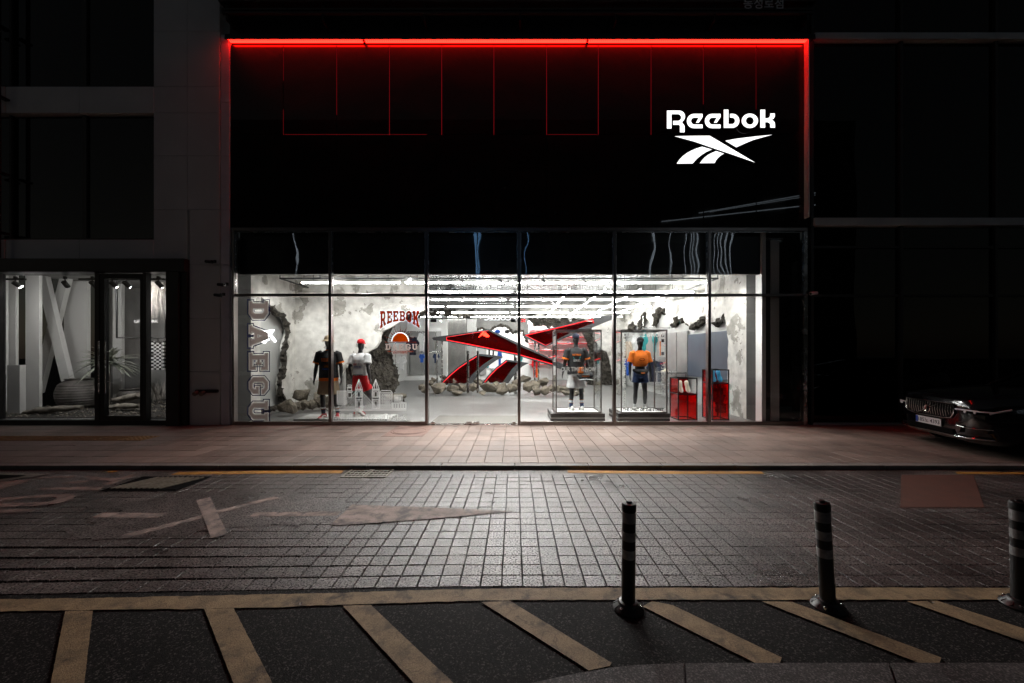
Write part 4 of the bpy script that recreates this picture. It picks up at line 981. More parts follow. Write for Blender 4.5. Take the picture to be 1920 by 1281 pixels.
def rim(path, r, parent, seed, name='stone_rim', m='stone_break'):
    rq = random.Random(seed); P = [Vector(p) for p in path]; pts = []; rad = []
    for a, b in zip(P, P[1:]):
        n = max(2, int((b-a).length/.05))
        for k in range(n):
            pts.append(a.lerp(b, k/n)); rad.append(r*rq.uniform(.75,1.25))
    pts.append(P[-1]); rad.append(r*.6); rad[0] = r*.6
    mb = stone_skin(MB().tube(pts, [q*.8 for q in rad], 14), seed, r*.95, .75/r)
    return mb.build(name, M[m], parent)
# ---- left side wall: recess behind broken plaster
lw = struct(MB().box(XL-.30, XL-.18, YF+.1, 10.9, SW, 4.0), 'left_store_wall', 'smooth_wall')
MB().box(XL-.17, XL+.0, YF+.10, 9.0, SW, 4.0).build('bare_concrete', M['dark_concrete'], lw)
def lw_pt(x, y):                      # pixel on the side wall plane X = XL
    Y = XL*F/(x-VX); return (Y, PZ(y, Y))
crack = [(505,572),(512,582),(522,590),(530,592),(536,605),(540,622),(535,640),(532,662),(533,680),(530,700),(524,720),(526,740),(534,756)]
ck = [lw_pt(*p) for p in crack]
edge_near = jag([lw_pt(489,556), lw_pt(490,590), lw_pt(487,640), lw_pt(494,690), lw_pt(488,740), lw_pt(490,776)], .03, .12, 4)
near_top = edge_near[0]
poly = [(9.0,4.0),(10.8,4.0),(10.8,SW)] + [(p[0]+.06, p[1]) for p in jag(ck[::-1], .03, .12, 6)] + [(ck[0][0]-.05, ck[0][1]+.05)] + [near_top] + edge_near + [(edge_near[-1][0], SW),(9.0,SW)]
MB().prism(poly, lambda p: Vector((XL, p[0], p[1])), lambda p: Vector((XL-.14, p[0], p[1]))).build('plaster_skin', M['plaster'], lw)
rim([(XL+.0, y+.0, z) for y, z in ck], .075, lw, 5)
rim([Vector((XL-.10, 9.45, SW+.10)), Vector((XL-.06, 9.9, SW+.16)), Vector((XL-.06, 10.2, SW+.14))], .07, lw, 9)
# glowing mark on the recess
gm = thing('wall_emblem', 'small glowing white crossed emblem in the recess behind broken plaster', 'emblem', (XL-.17, 9.7, PZ(640, 9.7)))
for q in ([(505,621),(527,619),(514,633)], [(516,626),(528,642),(530,639),(520,626)], [(505,642),(513,634),(519,637),(509,644)]):
    MB().prism([lw_pt(*p) for p in q], lambda p: Vector((XL-.165, p[0], p[1])), lambda p: Vector((XL-.176, p[0], p[1]))).build('blade', M['neon_logo'], gm)
# ---- left partition (parallel to the front)
YP = 10.8
pw = struct(MB().box(XL-.3, PX(640, YP), YP+.14, YP+.3, SW, 4.0), 'partition_wall', 'concrete')
bx = [(801,556),(800,580),(785,586),(772,585),(760,591),(748,604),(736,612),(716,622),(712,640),(704,652),(690,660),(672,672),(655,686),(640,700),(632,722),(628,745),(626,766)]
bp = [(PX(x, YP), PZ(y, YP)) for x, y in bx]
poly = [(XL-.02,4.0),(bp[0][0],4.0)] + jag(bp, .035, .12, 11) + [(bp[-1][0],SW),(XL-.02,SW)]
MB().prism(poly, lambda p: Vector((p[0], YP, p[1])), lambda p: Vector((p[0], YP+.13, p[1]))).build('plaster_skin', M['plaster'], pw)
# broken stone core: a rough slab face running back behind the plaster
def stone_face(outline_fn, nu, nv, seed, parent, amp, sc, name='stone_core'):
    mb = MB(); vs = []; fs = []
    for j in range(nv+1):
        for i in range(nu+1):
            vs.append(outline_fn(i/nu, j/nv))
    for j in range(nv):
        for i in range(nu):
            a = j*(nu+1)+i; fs.append((a, a+1, a+nu+2, a+nu+1))
    mb.add(vs, fs); stone_skin(mb, seed, amp, sc); stone_skin(mb, seed+40, amp*.55, sc*4.5)
    return mb.build(name, M['stone_break'], parent, fix=False)
def face1(u, v):
    z = SW-.02+v*3.98
    # right silhouette of the core in photo pixels by height
    tab = [(0.0,766),(0.25,741),(.40,738),(.60,742),(.9,745),(1.2,738),(1.6,735),(1.95,728),(2.05,718),(2.25,730),(2.6,752),(2.75,795),(3.2,800),(4.1,800)]
    Yr = 12.6
    xr = PX(interp(tab, z), Yr)
    xl = PX(600, YP)+.1
    k = u**.8
    return Vector((xl+(xr-xl)*u, YP+.10+(Yr-YP-.1)*k, z))
stone_face(face1, 96, 150, 3, pw, .13, 1.7)
def face1b(u, v):                      # back side return
    a = face1(1, v); return a+Vector((-1.2*u, .9*u, 0))
stone_face(face1b, 10, 40, 4, pw, .10, 1.7)
# ---- right side wall
rw = struct(MB().box(XR+.12, XR+.30, YF+.1, 24, SW, 4.0), 'right_store_wall', 'smooth_wall')
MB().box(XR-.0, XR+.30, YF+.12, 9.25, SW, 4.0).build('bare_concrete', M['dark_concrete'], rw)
def rw_pt(x, y):
    Y = XR*F/(x-VX); return (Y, PZ(y, Y))
low = [(1362,770),(1364,700),(1366,640),(1362,612),(1358,592),(1352,602),(1344,608),(1330,607),(1322,594),(1312,606),(1302,614),(1293,615),(1287,606),(1280,600),(1270,597),(1266,604),(1262,612),(1257,608),(1248,588),(1238,583),(1230,592),(1226,612),(1214,600),(1208,592),(1203,606),(1198,614),(1192,610),(1186,604),(1182,614)]
lp = [rw_pt(*p) for p in low]
poly = [(9.25,SW),(9.25,4.0),(YBK,4.0),(YBK,2.7)] + jag(lp[::-1], .03, .15, 15) + [(lp[0][0], SW)]
MB().prism(poly, lambda p: Vector((XR, p[0], p[1])), lambda p: Vector((XR+.115, p[0], p[1]))).build('plaster_skin', M['plaster'], rw)
def rrim(pts, r, seed): rim([(XR+.02, *rw_pt(*p)) for p in pts], r, rw, seed)
rrim([(1361,592),(1355,598),(1346,605),(1336,608)], .09, 21); rrim([(1322,594),(1315,602),(1306,610),(1296,615)], .10, 22)
rrim([(1270,597),(1267,606),(1262,612),(1257,609)], .10, 23); rrim([(1247,584),(1237,582),(1230,592),(1226,612)], .12, 24)
rrim([(1211,588),(1206,600),(1199,614)], .16, 25); rrim([(1190,606),(1183,616)], .16, 26); rrim([(1281,601),(1276,600)], .09, 27); rrim([(1291,612),(1287,607)], .06, 28)
rim([(XR-.05, 10.9, 1.05), (XR-.05, 10.5, .7), (XR-.05, 10.3, .3), (XR-.05, 10.25, SW)], .13, rw, 29)
y0, z0 = rw_pt(1366, 620); y1, z1 = rw_pt(1288, 700)
bpz = MB().box(XR+.02, XR+.10, y0, y1, .88, 2.16, bev=.01).build('blue_grey_panel', M['blue_panel'], rw)
for a, b in ((12.5,13.3),(13.34,14.2),(14.24,15.4),(15.44,16.8)):
    MB().box(XR+.03, XR+.10, a, b, .30, 2.30, bev=.008).build('metal_panel', M['panel_grey'], rw)
# ---- back wall with openings
bw = struct(MB().box(PX(1106, YBK), XR+.1, YBK+.15, YBK+.3, SW, 4.0), 'back_wall', 'concrete')
B = lambda x, y: (PX(x, YBK), PZ(y, YBK))
sil = [(1092,612),(1100,611),(1108,622),(1116,640),(1128,655),(1138,660),(1142,672),(1146,690),(1150,712),(1152,726)]
poly = [(XR,4.0)] + [B(988,570)] + jag([B(988,592), B(1002,601), B(1020,603), B(1036,597), B(1052,604), B(1070,612), B(1092,612)], .04, .2, 31) + jag([B(*p) for p in sil], .05, .2, 32)[1:] + [(XR,SW)]
MB().prism([p for p in poly], lambda p: Vector((p[0], YBK, p[1])), lambda p: Vector((p[0], YBK+.14, p[1]))).build('plaster_skin', M['plaster'], bw)
rim([(p[0], YBK+.05, p[1]) for p in (B(990,584), B(993,592), B(1004,601), B(1020,604))], .30, bw, 33)
rim([(p[0], YBK+.05, p[1]) for p in (B(1020,604), B(1036,600), B(1052,606), B(1070,608), B(1090,608), B(1108,612))], .26, bw, 34)
def face2(u, v):
    z = SW-.02+v*3.1
    tl = [(0.0,1104),(.4,1098),(1.0,1104),(1.6,1102),(2.2,1098),(2.6,1092),(2.9,1085),(3.2,1080)]
    tr_ = [(0.0,1155),(.4,1152),(.9,1146),(1.4,1142),(1.7,1132),(2.1,1120),(2.6,1112),(2.9,1106),(3.2,1100)]
    x = PX(interp(tl, z), YBK)*(1-u)+PX(interp(tr_, z), YBK)*u
    return Vector((x, YBK+.05-.22*math.sin(PI*min(1, u*1.0)), z))
stone_face(face2, 40, 90, 6, bw, .12, 1.9)
# middle piece of concrete over the arches, pillars beside it
mw = struct(MB().prism([B(842,572), B(990,572)] + jag([B(990,640), B(986,632), B(980,620), B(972,622), B(962,626), B(956,614), B(944,610), B(934,612), B(924,618), B(917,622), B(912,618), B(902,615), B(894,617), B(888,622), B(886,640)], .03, .18, 35)[0:] + [B(842,640)],
        lambda p: Vector((p[0], YBK-.4, p[1])), lambda p: Vector((p[0], YBK-.2, p[1]))), 'arch_wall', 'concrete')
for k, pts in enumerate(([(888,626),(895,617),(902,615),(912,619),(916,623)], [(920,620),(928,613),(938,610),(948,611),(956,616),(962,626)], [(962,624),(972,621),(980,620),(985,630),(989,642)])):
    rim([(PX(x, YBK-.4), YBK-.36, PZ(y, YBK-.4)) for x, y in pts], .08, mw, 40+k)
def pillar(x0, x1, Y, d, m, label):
    o = MB().box(PX(x0, Y), PX(x1, Y), Y, Y+d, SW, 3.99, bev=.015).build('pillar', M[m]); origin_to_base(o); return tag(o, label, 'pillar')
pillar(838.5, 873, 18.4, .5, 'concrete', 'mottled grey concrete pillar behind the red sculpture')
pillar(874, 893, 18.9, .4, 'smooth_wall', 'pale grey pillar next to the mottled concrete one')
pillar(827, 838, 17.6, .3, 'white_paint', 'slim white post behind the tip of the red sculpture')
# bulkhead left of the arches
YL = 16.5
blk = struct(MB().prism([(PX(800,YL),PZ(566,YL)), (PX(892,YL),PZ(566,YL))] + jag([(PX(892,YL),PZ(578,YL)), (PX(880,YL),PZ(588,YL)), (PX(860,YL),PZ(585,YL)), (PX(846,YL),PZ(579,YL)), (PX(826,YL),PZ(583,YL)), (PX(800,YL),PZ(580,YL))], .03, .15, 44),
        lambda p: Vector((p[0], YL, p[1])), lambda p: Vector((p[0], YL+.3, p[1]))), 'bulkhead', 'concrete')
rim([(PX(x,YL), YL+.02, PZ(y,YL)) for x, y in ((800,586),(815,588),(830,584),(845,586),(860,591),(876,592),(890,583))], .15, blk, 46)
# far room
fw = struct(MB().box(XL-.5, XR+.4, 23.6, 23.8, SW, 4.0), 'far_wall', 'white_paint')
struct(MB().box(XL-.5, XL-.4, 10.9, 23.6, SW, 4.0), 'side_wall', 'smooth_wall')
for a, b in zip(range(745, 890, 24), range(768, 914, 24)):
    MB().box(PX(a,23.5)+.01, PX(b,23.5), 23.45, 23.55, SW+.3, 2.9, bev=.01).build('metal_panel', M['panel_grey'], fw)
MB().box(PX(740,23.4), PX(900,23.4), 22.9, 23.44, SW, SW+.25).build('plinth', M['white_paint'], fw)
mb = MB()
# shelving in the bright room: red boards with shoes
t = thing('shoe_shelving', 'white wall shelving with thin red boards in the bright back room', 'shelving', (PX(1050,23.2), 23.2, SW))
for k, y in enumerate((609, 621, 633, 645, 658, 671, 684)):
    MB().box(PX(992,23.2), PX(1112,23.2), 22.9, 23.45, PZ(y,23.2), PZ(y,23.2)+.030).build('red_board', M['red_cloth'], t)
for x in (992, 1032, 1072, 1112): MB().box(PX(x,23.2)-.03, PX(x,23.2)+.03, 23.4, 23.5, SW, PZ(605,23.2)).build('upright', M['white_metal'], t)
def sneaker(p, rz, upper, sole, name, label, group, k=1.0, pitch=0.0, parent_mesh=True):
    """shoe, toe towards local -y"""
    t = thing(name, label, 'shoe', tuple(p), rz, group) if label else None
    return t
rq = random.Random(12)
def shoe_rings(L=.29, k=1.0):
    R = []
    for u, w, h in ((0,.030,.055),(.06,.040,.095),(.18,.042,.115),(.34,.040,.110),(.48,.043,.085),(.62,.047,.065),(.78,.048,.052),(.92,.036,.042),(1.0,.015,.03)):
        y = .11-u*L; ring = []
        for a in range(12):
            an = 2*PI*a/12; cx = math.cos(an); sz = math.sin(an)
            ring.append(Vector((w*k*(abs(cx)**.8)*(1 if cx > 0 else -1)*(0.8 if sz > .3 else 1), y*k, (.022+(h-.022)*max(0, sz)**.9)*k if sz > 0 else .020*k)))
        R.append(ring)
    return R
def sole_rings(L=.30, k=1.0):
    R = []
    for u, w in ((0,.030),(.05,.040),(.2,.043),(.42,.040),(.65,.050),(.82,.051),(.95,.036),(1.0,.018)):
        y = .115-u*L; t = .006 if u > .9 else 0
        R.append([Vector((x*w*k, y*k, z*k)) for x, z in ((-1,t),(1,t),(1.04,.02),(1,.028),(-1,.028),(-1.04,.02))])
    return R
UP = MB().loft(shoe_rings()); SO = MB().loft(sole_rings())
def put_shoe(parent, mtx, upper, sole, trim=None):
    u = MB(); u.v = [tuple(mtx @ Vector(v)) for v in UP.v]; u.f = UP.f
    s_ = MB(); s_.v = [tuple(mtx @ Vector(v)) for v in SO.v]; s_.f = SO.f
    uo = u.build('shoe', M[upper], parent, smooth=50, local=True); s_.build('sole', M[sole], uo, smooth=40, local=True)
    if trim:
        tr = MB()
        for x in (-.034, .034): tr.tube([mtx @ Vector((x*1.05,.02,.05)), mtx @ Vector((x*1.15,-.06,.058)), mtx @ Vector((x*1.1,-.11,.035))], .010, 6)
        tr.tube([mtx @ Vector((0,.10,.10)), mtx @ Vector((0,.112,.05))], .016, 6)
        tr.build('trim', M[trim], uo, local=True)
for k in range(26):
    row = rq.randrange(6); y = (621,633,645,658,671,684)[row]; x = rq.uniform(996,1106)
    t2 = thing('shelf_shoe', 'small dark shoe standing on the %s red shelf board' % ('second','third','fourth','fifth','sixth','lowest')[row], 'shoe', (PX(x,23.1), 23.15, PZ(y,23.2)+.031), PI/2+rq.uniform(-.3,.3), 'shoes on the red boards')
    put_shoe(t2, Matrix.Scale(1.0, 4), rq.choice(['black_cloth','pale_cloth','denim']), 'shoe_white')
# ---- ceiling lamps
TUBE_H = MB().box(-1.2,1.2,-.022,.022,.014,.045); TUBE_T = MB().tube([(-1.18,0,0),(1.18,0,0)], .013, 8)
tub_h = TUBE_H.mesh('housing'); tub_h.materials.append(M['white_metal']); tub_t = TUBE_T.mesh('tube'); tub_t.materials.append(M['tube_light'])
hang = MB().tube([(-.9,0,.05),(-.9,0,.72)], .008, 6).tube([(.9,0,.05),(.9,0,.72)], .008, 6).mesh('hanger'); hang.materials.append(M['dark_metal'])
tub_b = TUBE_T.mesh('tube'); tub_b.materials.append(M['back_tube'])
def tube_lamp(x, y, z, rz, group='ceiling light tubes running along the rails', lab='slim white light tube hung below the mirrored ceiling', tm=None):
    t = thing('tube_lamp', lab, 'lamp', (x, y, z), rz, group)
    for n_, me in (('housing', tub_h), ('tube', tm or tub_t), ('hanger', hang)): link(n_, me, None, t)
    return t
ZT = 3.27
for r, y in enumerate((9.6, 11.0, 12.6, 14.4, 16.4, 18.3)):
    for k in range(4):
        x = -3.95+2.5*k+(.2 if r % 2 else 0)
        if r > 0 and y < 12 and x < -3.0: pass
        tube_lamp(x, y, ZT, 0, lab='slim white ceiling light tube in the %s row behind the window header' % ('first','second','third','fourth','fifth','sixth')[r])
for x in (1.2, 2.2, 3.2, 4.2):
    for y in (12.0, 14.6, 17.2): tube_lamp(x+.35, y+.4, ZT+.10, PI/2, 'ceiling light tubes running away from the street', 'slim white light tube pointing into the store depth, %s' % ('beside the concrete over the arches' if x < 2 else 'over the upper sculpture blade' if x < 3 else 'over the glass cases' if x < 4 else 'along the right plaster wall'))
for y in (20.3, 21.3, 22.3):
    for x in (-2.6, 0.0, 2.4): tube_lamp(x, y, 3.25, 0, 'light tubes in the bright back room', 'slim white light tube in the bright back room', tub_b)
def spot_light(t, p, aim, watts, cone):
    l = bpy.data.lights.new('beam', 'SPOT'); l.energy = watts; l.spot_size = cone; l.spot_blend = .8; l.shadow_soft_size = .18; l.color = (1,.985,.95)
    o = bpy.data.objects.new('beam', l); C.objects.link(o); o.parent = t; o.location = Vector(p)-worldloc(t); o.rotation_euler = (Vector(aim)-Vector(p)).to_track_quat('-Z','Y').to_euler()
# spotlights added out of sight behind the black header to brighten display and street
for k, (x, ax, ay, az) in enumerate(((-5.2,-5.9,10.2,1.6),(-4.3,-4.6,10.8,1.8),(-3.4,-3.2,7.4,.05),(-2.5,-3.0,10.8,1.8),(-1.4,-1.2,7.0,.05),(-.4,0,7.4,.05),(.7,.9,7.0,.05),(1.7,1.4,9.4,1.2),(2.6,2.5,7.3,.05),(3.5,3.0,9.4,1.2),(4.4,4.4,7.4,.05),(4.9,5.3,10.0,1.4))):
    p = Vector((x, 9.02, 3.42)); t = thing('ceiling_spot', 'small white spotlight added out of sight behind the window header', 'lamp', tuple(p), 0, 'added spotlights hidden behind the header')
    a_ = Vector((ax, ay, az)); d_ = (a_-p).normalized()
    MB().tube([p-d_*.06, p+d_*.06], .035, 12).build('can', M['white_metal'], t, smooth=40); MB().tube([p+d_*.06, p+d_*.063], .028, 12).build('bulb', M['tube_light'], t)
    MB().tube([p, p+Vector((0,0,.57))], .01, 6).build('stem', M['dark_metal'], t)
    spot_light(t, p+d_*.075, a_, (760 if abs(x) < 2 else 230) if ay < 9 else (170 if abs(x) < 4 else 110), 1.9 if ay < 9 else 1.6)
# black carrier rail with spotlights near the window
t = thing('carrier_rail', 'black ceiling rail carrying the nearest row of light tubes', 'rail', (0, 9.5, ZT+.08))
MB().bar((PX(525,9.5), 9.5, ZT+.09), (PX(1346,9.5), 9.5, ZT+.09), .03, .03).build('rail', M['dark_metal'], t)
for x in (525, 570, 600, 690, 770, 860, 930, 1010, 1090, 1180, 1260, 1345):
    MB().tube([(PX(x,9.5), 9.5, ZT+.09), (PX(x,9.5), 9.5, 4.0)], .010, 6).build('drop_rod', M['dark_metal'], t)
MB().bar((PX(525,9.5), 9.5, ZT+.09), (PX(525,9.5), 13.5, ZT+.09), .03, .03).build('rail', M['dark_metal'], t)
MB().bar((PX(1346,9.5), 9.5, ZT+.09), (PX(1346,9.5), 13.5, ZT+.09), .03, .03).build('rail', M['dark_metal'], t)
t = thing('carrier_rail', 'black ceiling rail behind the doors carrying the second light row', 'rail', (0, 12.5, ZT+.08))
MB().bar((-4.8, 12.52, ZT+.09), (1.0, 12.52, ZT+.09), .05, .06).build('rail', M['dark_metal'], t)
MB().bar((1.0, 12.52, ZT+.09), (1.9, 16.5, ZT+.09), .05, .06).build('rail', M['dark_metal'], t)
for x in (-4, -2, 0.9): MB().tube([(x, 12.52, ZT+.1), (x, 12.52, 4.0)], .012, 6).build('drop_rod', M['dark_metal'], t)
for x, y, Y in ((770,548,9.5),(865,548,9.5),(937,549,9.5),(1017,549,9.5),(1093,548,9.5),(870,560,12.5),(940,561,12.5),(1015,560,12.5)):
    p = Vector((PX(x,Y), Y-.05, ZT+.05)); t = thing('ceiling_spot', 'small white spotlight on the store ceiling rail', 'lamp', tuple(p), 0, 'spotlights on the store ceiling rails')
    d = Vector((.07 if x % 2 else -.05, -.05, -.09))
    MB().tube([p-d*.3, p+d], .035, 12).build('can', M['white_metal'], t, smooth=40); MB().tube([p+d, p+d*1.03], .028, 12).build('bulb', M['tube_light'], t)
    MB().tube([p, p+Vector((0,.03,.06))], .01, 6).build('stem', M['dark_metal'], t)
    spot_light(t, p+d*1.06, Vector((p.x, 11.2 if Y < 11 else 14.5, .4)), 200, 1.9)
# ---- reflected lettering at the back, put in as glowing reversed letters
s = text_on('93 COLLEC', lambda u, v: Vector((PX(976,18.9)-u, 18.9, PZ(601,18.9)+v)), w=PX(976,18.9)-PX(908,18.9), h=.20, bold=.03)
tag(s.build('reflection_lettering', M['sign_white']), 'white reflected lettering put in as glowing reversed letters over the arches', 'sign')
s = text_on('SC', lambda u, v: Vector((PX(985,18.9)-u, 18.88, PZ(604,18.9)+v)), w=.2, h=.14, bold=.04)
tag(s.build('reflection_lettering', M['red_edge']), 'small red glowing reversed letters beside the white reflected lettering', 'sign')
# ---- rocks
def rock_mesh(seed, n=16):
    rq = random.Random(seed); bm = bmesh.new()
    for k in range(n):
        v = Vector((rq.gauss(0,1), rq.gauss(0,1), rq.gauss(0,1))).normalized()*rq.uniform(.82,1.0); bm.verts.new((v.x*.5, v.y*.5, v.z*.5))
    bmesh.ops.convex_hull(bm, input=bm.verts[:])
    bmesh.ops.delete(bm, geom=[v for v in bm.verts if not v.link_faces], context='VERTS')
    bmesh.ops.bevel(bm, geom=bm.edges[:], offset=.03, segments=1, affect='EDGES', profile=.5)
    bmesh.ops.triangulate(bm, faces=bm.faces[:])
    bmesh.ops.subdivide_edges(bm, edges=bm.edges[:], cuts=1)
    o = Vector((seed,0,0))
    for v in bm.verts: v.co += v.normal*noise.fractal(v.co*4+o, 1, 2, 4)*.045
    me = bpy.data.meshes.new('rock'); bm.to_mesh(me); bm.free(); me.materials.append(M['rock'])
    return me
ROCKS = [rock_mesh(i+1, 13+i % 5) for i in range(9)]
def rock(x, ybase, w, h, Y, label, group, rnd):
    p = at(x, ybase, Y); k = F/Y
    o = bpy.data.objects.new('rock', rnd.choice(ROCKS)); C.objects.link(o)
    zb = max(SW, p.z); ww, hh = w/k*1.12, h/k*1.15
    o.scale = (ww, ww*rnd.uniform(.8,1.1), hh); o.rotation_euler = (rnd.uniform(-.25,.25), rnd.uniform(-.3,.3), rnd.uniform(0,6.28) if abs(w-h) < 8 else rnd.choice((0, PI))+rnd.uniform(-.4,.4))
    o.location = (p.x, Y, zb+hh*.42)
    return tag(o, label, 'rock', group)
rr = random.Random(21)
LR = 'angular brown rock piled around the feet of the red sculpture'; GR = 'rocks around the red sculpture'
for x, yb, w, h in ((790,733,14,14),(796,738,18,16),(806,725,16,13),(812,718,14,12),(822,738,34,22),(838,722,18,10),(830,712,14,9),(842,735,12,12),(850,735,24,16),(853,722,18,15),(868,735,20,18),(875,720,18,13),(886,734,24,16),(897,722,22,12),(917,737,36,20),(930,728,18,14),(942,740,28,24),(960,738,26,22),(968,728,22,18),(985,720,22,18),(990,736,24,22),(1003,731,22,18),(1004,742,22,18),(1018,726,28,20),(1022,742,24,20),(1036,738,20,18),(1046,735,18,14),(1056,737,26,16),(1072,736,18,14),(1062,741,22,12),(1088,738,16,12),(858,742,24,10),(903,742,18,10),(1080,742,18,10)):
    zone = 'under the left tip of the red sculpture' if x < 845 else 'before the first lower red blade' if x < 905 else 'before the second lower red blade' if x < 975 else 'around the steel pole pair' if x < 1040 else 'behind the duffel bag case'
    rock(x, yb, w, h, 15.6-(yb-712)*.045, ('big' if w > 25 else 'small' if w < 18 else 'middling')+' angular brown rock '+zone, GR, rr)
LR2 = 'angular dark rock lying against the cracked plaster corner'; GR2 = 'rocks below the cracked plaster'
for x, yb, w, h, Y in ((541,778,38,30,9.7),(556,770,20,20,10.0),(568,769,26,20,10.2),(566,752,34,26,10.4),(600,764,34,34,10.5),(586,768,24,20,10.35),(618,768,22,28,10.5)):
    rock(x, yb, w, h, Y, LR2, GR2, rr)
LR3 = 'loose rock at the foot of the tall broken stone wall'; GR3 = 'rocks at the broken stone wall'
for x, yb, w, h, Y in ((738,752,32,16,12.2),(752,749,22,12,12.9)):
    o = rock(x, yb, w, h, Y, LR3, GR3, rr); 
# ---- red sculpture of crossed blades
YS = 14.9; SCUL = thing('blade_sculpture', 'large grey framed red acrylic sculpture of crossed blades on steel poles', 'sculpture', (PX(940,YS), YS, SW))
def sc(p, dy): q = at(p[0], p[1], YS); return Vector((q.x, YS+dy, q.z))
def blade(outer, inner, depth, name, dy=0.0):
    o = MB().prism(outer, lambda p: sc(p, dy), lambda p: sc(p, dy+depth), [inner]).build(name, M['sculpture_grey'], SCUL)
    MB().prism(inner, lambda p: sc(p, dy+.05), lambda p: sc(p, dy+.07)).build('acrylic_panel', M['red_acrylic'], o)
    MB().prism(inner, lambda p: sc(p, dy+.16), lambda p: sc(p, dy+.18)).build('back_panel', M['red_backing'], o)
    return o
def glow(pts, o, dy=0.02, r=.022):
    MB().tube([sc(p, dy) for p in pts], r, 6).build('glow_line', M['red_edge'], o)
o = blade([(810,634),(813,632.5),(917,617.5),(1075,692),(1078,697),(1066,697),(1036,687),(969,667),(838,640.5),(813,638)], [(837,632.2),(915.5,620),(968,646),(1036,676),(1036,683),(969,664),(837,638)], .45, 'main_blade')
glow([(837,638),(880,646),(969,664.2),(1036,683.2)], o); glow([(837,632.2),(915.5,620)], o, r=.010); glow([(837,632.2),(837,638)], o, r=.012)
for q in ([(897,633),(905,622),(909,622),(906,627)], [(905,629),(910,622.5),(918,631),(913,632.5)]): MB().prism(q, lambda p: sc(p,-.012), lambda p: sc(p,.03)).build('lit_mark', M['red_led_hot'], o)
o = blade([(979.5,628.5),(1040,613),(1100,599.5),(1159,586),(1166,591),(1150,598.5),(1100,619),(1060,634),(1024,650.5)], [(985,628.5),(1060,611),(1113,597.5),(1115,605),(1080,618.5),(1024,648)], .45, 'upper_blade', .15)
glow([(985,628.5),(1060,611),(1113,597.5),(1115,605)], o, .17); glow([(985,628.5),(1024,648),(1050,636)], o, .17, .016)
o = blade([(824,720),(840,703),(858,688),(878,674),(897,663.5),(920,665.5),(944,669.5),(930,676),(914,687),(898,701),(884,719)], [(829,719),(844,704),(860,690.5),(880,677),(897.5,666.5),(925,670.5),(905,684),(888,699),(872,719)], .6, 'lower_blade', .05)
glow([(829,718),(844,703.5),(860,690),(880,676.5),(897.5,666)], o, .07)
o = blade([(903,719),(915,704),(930,689),(949,674.5),(970,677.5),(992,681),(980,687),(968,698),(953,719)], [(908,718),(919,704.5),(932,691.5),(950,677.5),(972,681),(960,692),(942,718)], .6, 'lower_blade', .05)
glow([(908,717),(919,704),(932,691),(950,677)], o, .07)
for x, y0, y1, dy in ((817.5,638,712,.2),(826,639,712,.3),(916.5,655,668,.2),(924,657,668,.3),(965,666,730,.3),(1003.5,640,725,.35),(1011,644,725,.45),(968,670,730,.2)):
    MB().tube([sc((x,y0),dy), Vector((sc((x,y0),dy).x, YS+dy, SW if y1 > 700 else sc((x,y1),dy).z))], .035, 12).build('pole', M['steel'], SCUL, smooth=40)
# ---- hanging clothes and store fittings at the back
def garment(x, y, w, h, Y, m, label, cat='shirt', name='hanging_shirt', group=None):
    p = at(x, y, Y); k = F/Y; W2 = w/k/2; H = h/k
    t = thing(name, label, cat, (p.x, Y, p.z-H), 0, group)
    prof = [(-.42,-1),(.42,-1),(.46,-.35),(.62,-.52),(.98,-.36),(.62,-.03),(.22,.0),(.12,-.06),(-.12,-.06),(-.22,.0),(-.62,-.03),(-.98,-.36),(-.62,-.52),(-.46,-.35)]
    MB().prism([(a*W2, H+b*H) for a, b in prof], lambda q: Vector((q[0], -.05+.02*math.sin(q[0]*30), q[1])), lambda q: Vector((q[0], .05, q[1]))).build('cloth', M[m], t, local=True)
    MB().tube([(0,0,H-.02),(0,0,H+.06),(.03,0,H+.09)], .006, 6).build('hanger', M['steel'], t, local=True)
    return t
def rail(x0, x1, y, Y, label, z1=None):
    t = thing('garment_rail', label, 'clothes rail', (PX((x0+x1)/2,Y), Y, SW))
    z = PZ(y, Y); MB().tube([(PX(x0,Y),Y,z),(PX(x1,Y),Y,z)], .018, 8).build('bar', M['steel'], t)
    for x in (x0, x1): MB().tube([(PX(x,Y),Y,SW),(PX(x,Y),Y,z if z1 is None else z1)], .02, 8).build('post', M['steel'], t)
rail(742, 800, 622, 21.0, 'tall steel clothes rail seen between stone wall and doors', 2.8)
rail(742, 834, 660, 20.0, 'low steel clothes rail behind the sculpture tip')
garment(753, 668, 20, 26, 19.9, 'white_cloth', 'white shirt hanging beside the broken stone wall')
garment(774, 632, 26, 34, 20.9, 'navy', 'dark navy jacket hanging below the half sun decal')
garment(791, 624, 18, 34, 20.9, 'white_cloth', 'white print shirt hanging beside the dark navy jacket')
garment(791, 664, 11, 16, 19.9, 'blue_cloth', 'small blue top hanging on the low rail by the door post')
garment(818, 663, 14, 18, 19.9, 'denim', 'small navy top hanging on the low rail behind sculpture poles')
garment(1003, 672, 14, 36, 18.0, 'red_cloth', 'bright red top hanging behind the sculpture pole')
garment(1008, 664, 10, 44, 18.1, 'orange_cloth', 'orange top hanging right behind the bright red one')
garment(976, 668, 10, 14, 17.5, 'teal_cloth', 'teal top hanging under the main sculpture blade')
garment(937, 658, 10, 30, 18.0, 'blue_cloth', 'blue and red top hanging between the lower sculpture blades')
t = thing('pallet_table', 'white low display table behind the lower sculpture blade', 'table', (PX(880,17.0), 17.0, SW))
MB().box(PX(858,17.0), PX(925,17.0), 16.8, 17.6, PZ(690,17)-.05, PZ(690,17), bev=.01).build('table_top', M['white_paint'], t)
for x in (862, 921):
    for y in (16.85, 17.5): MB().box(PX(x,17)-.03, PX(x,17)+.03, y, y+.06, SW, PZ(690,17)-.05).build('leg', M['white_paint'], t)
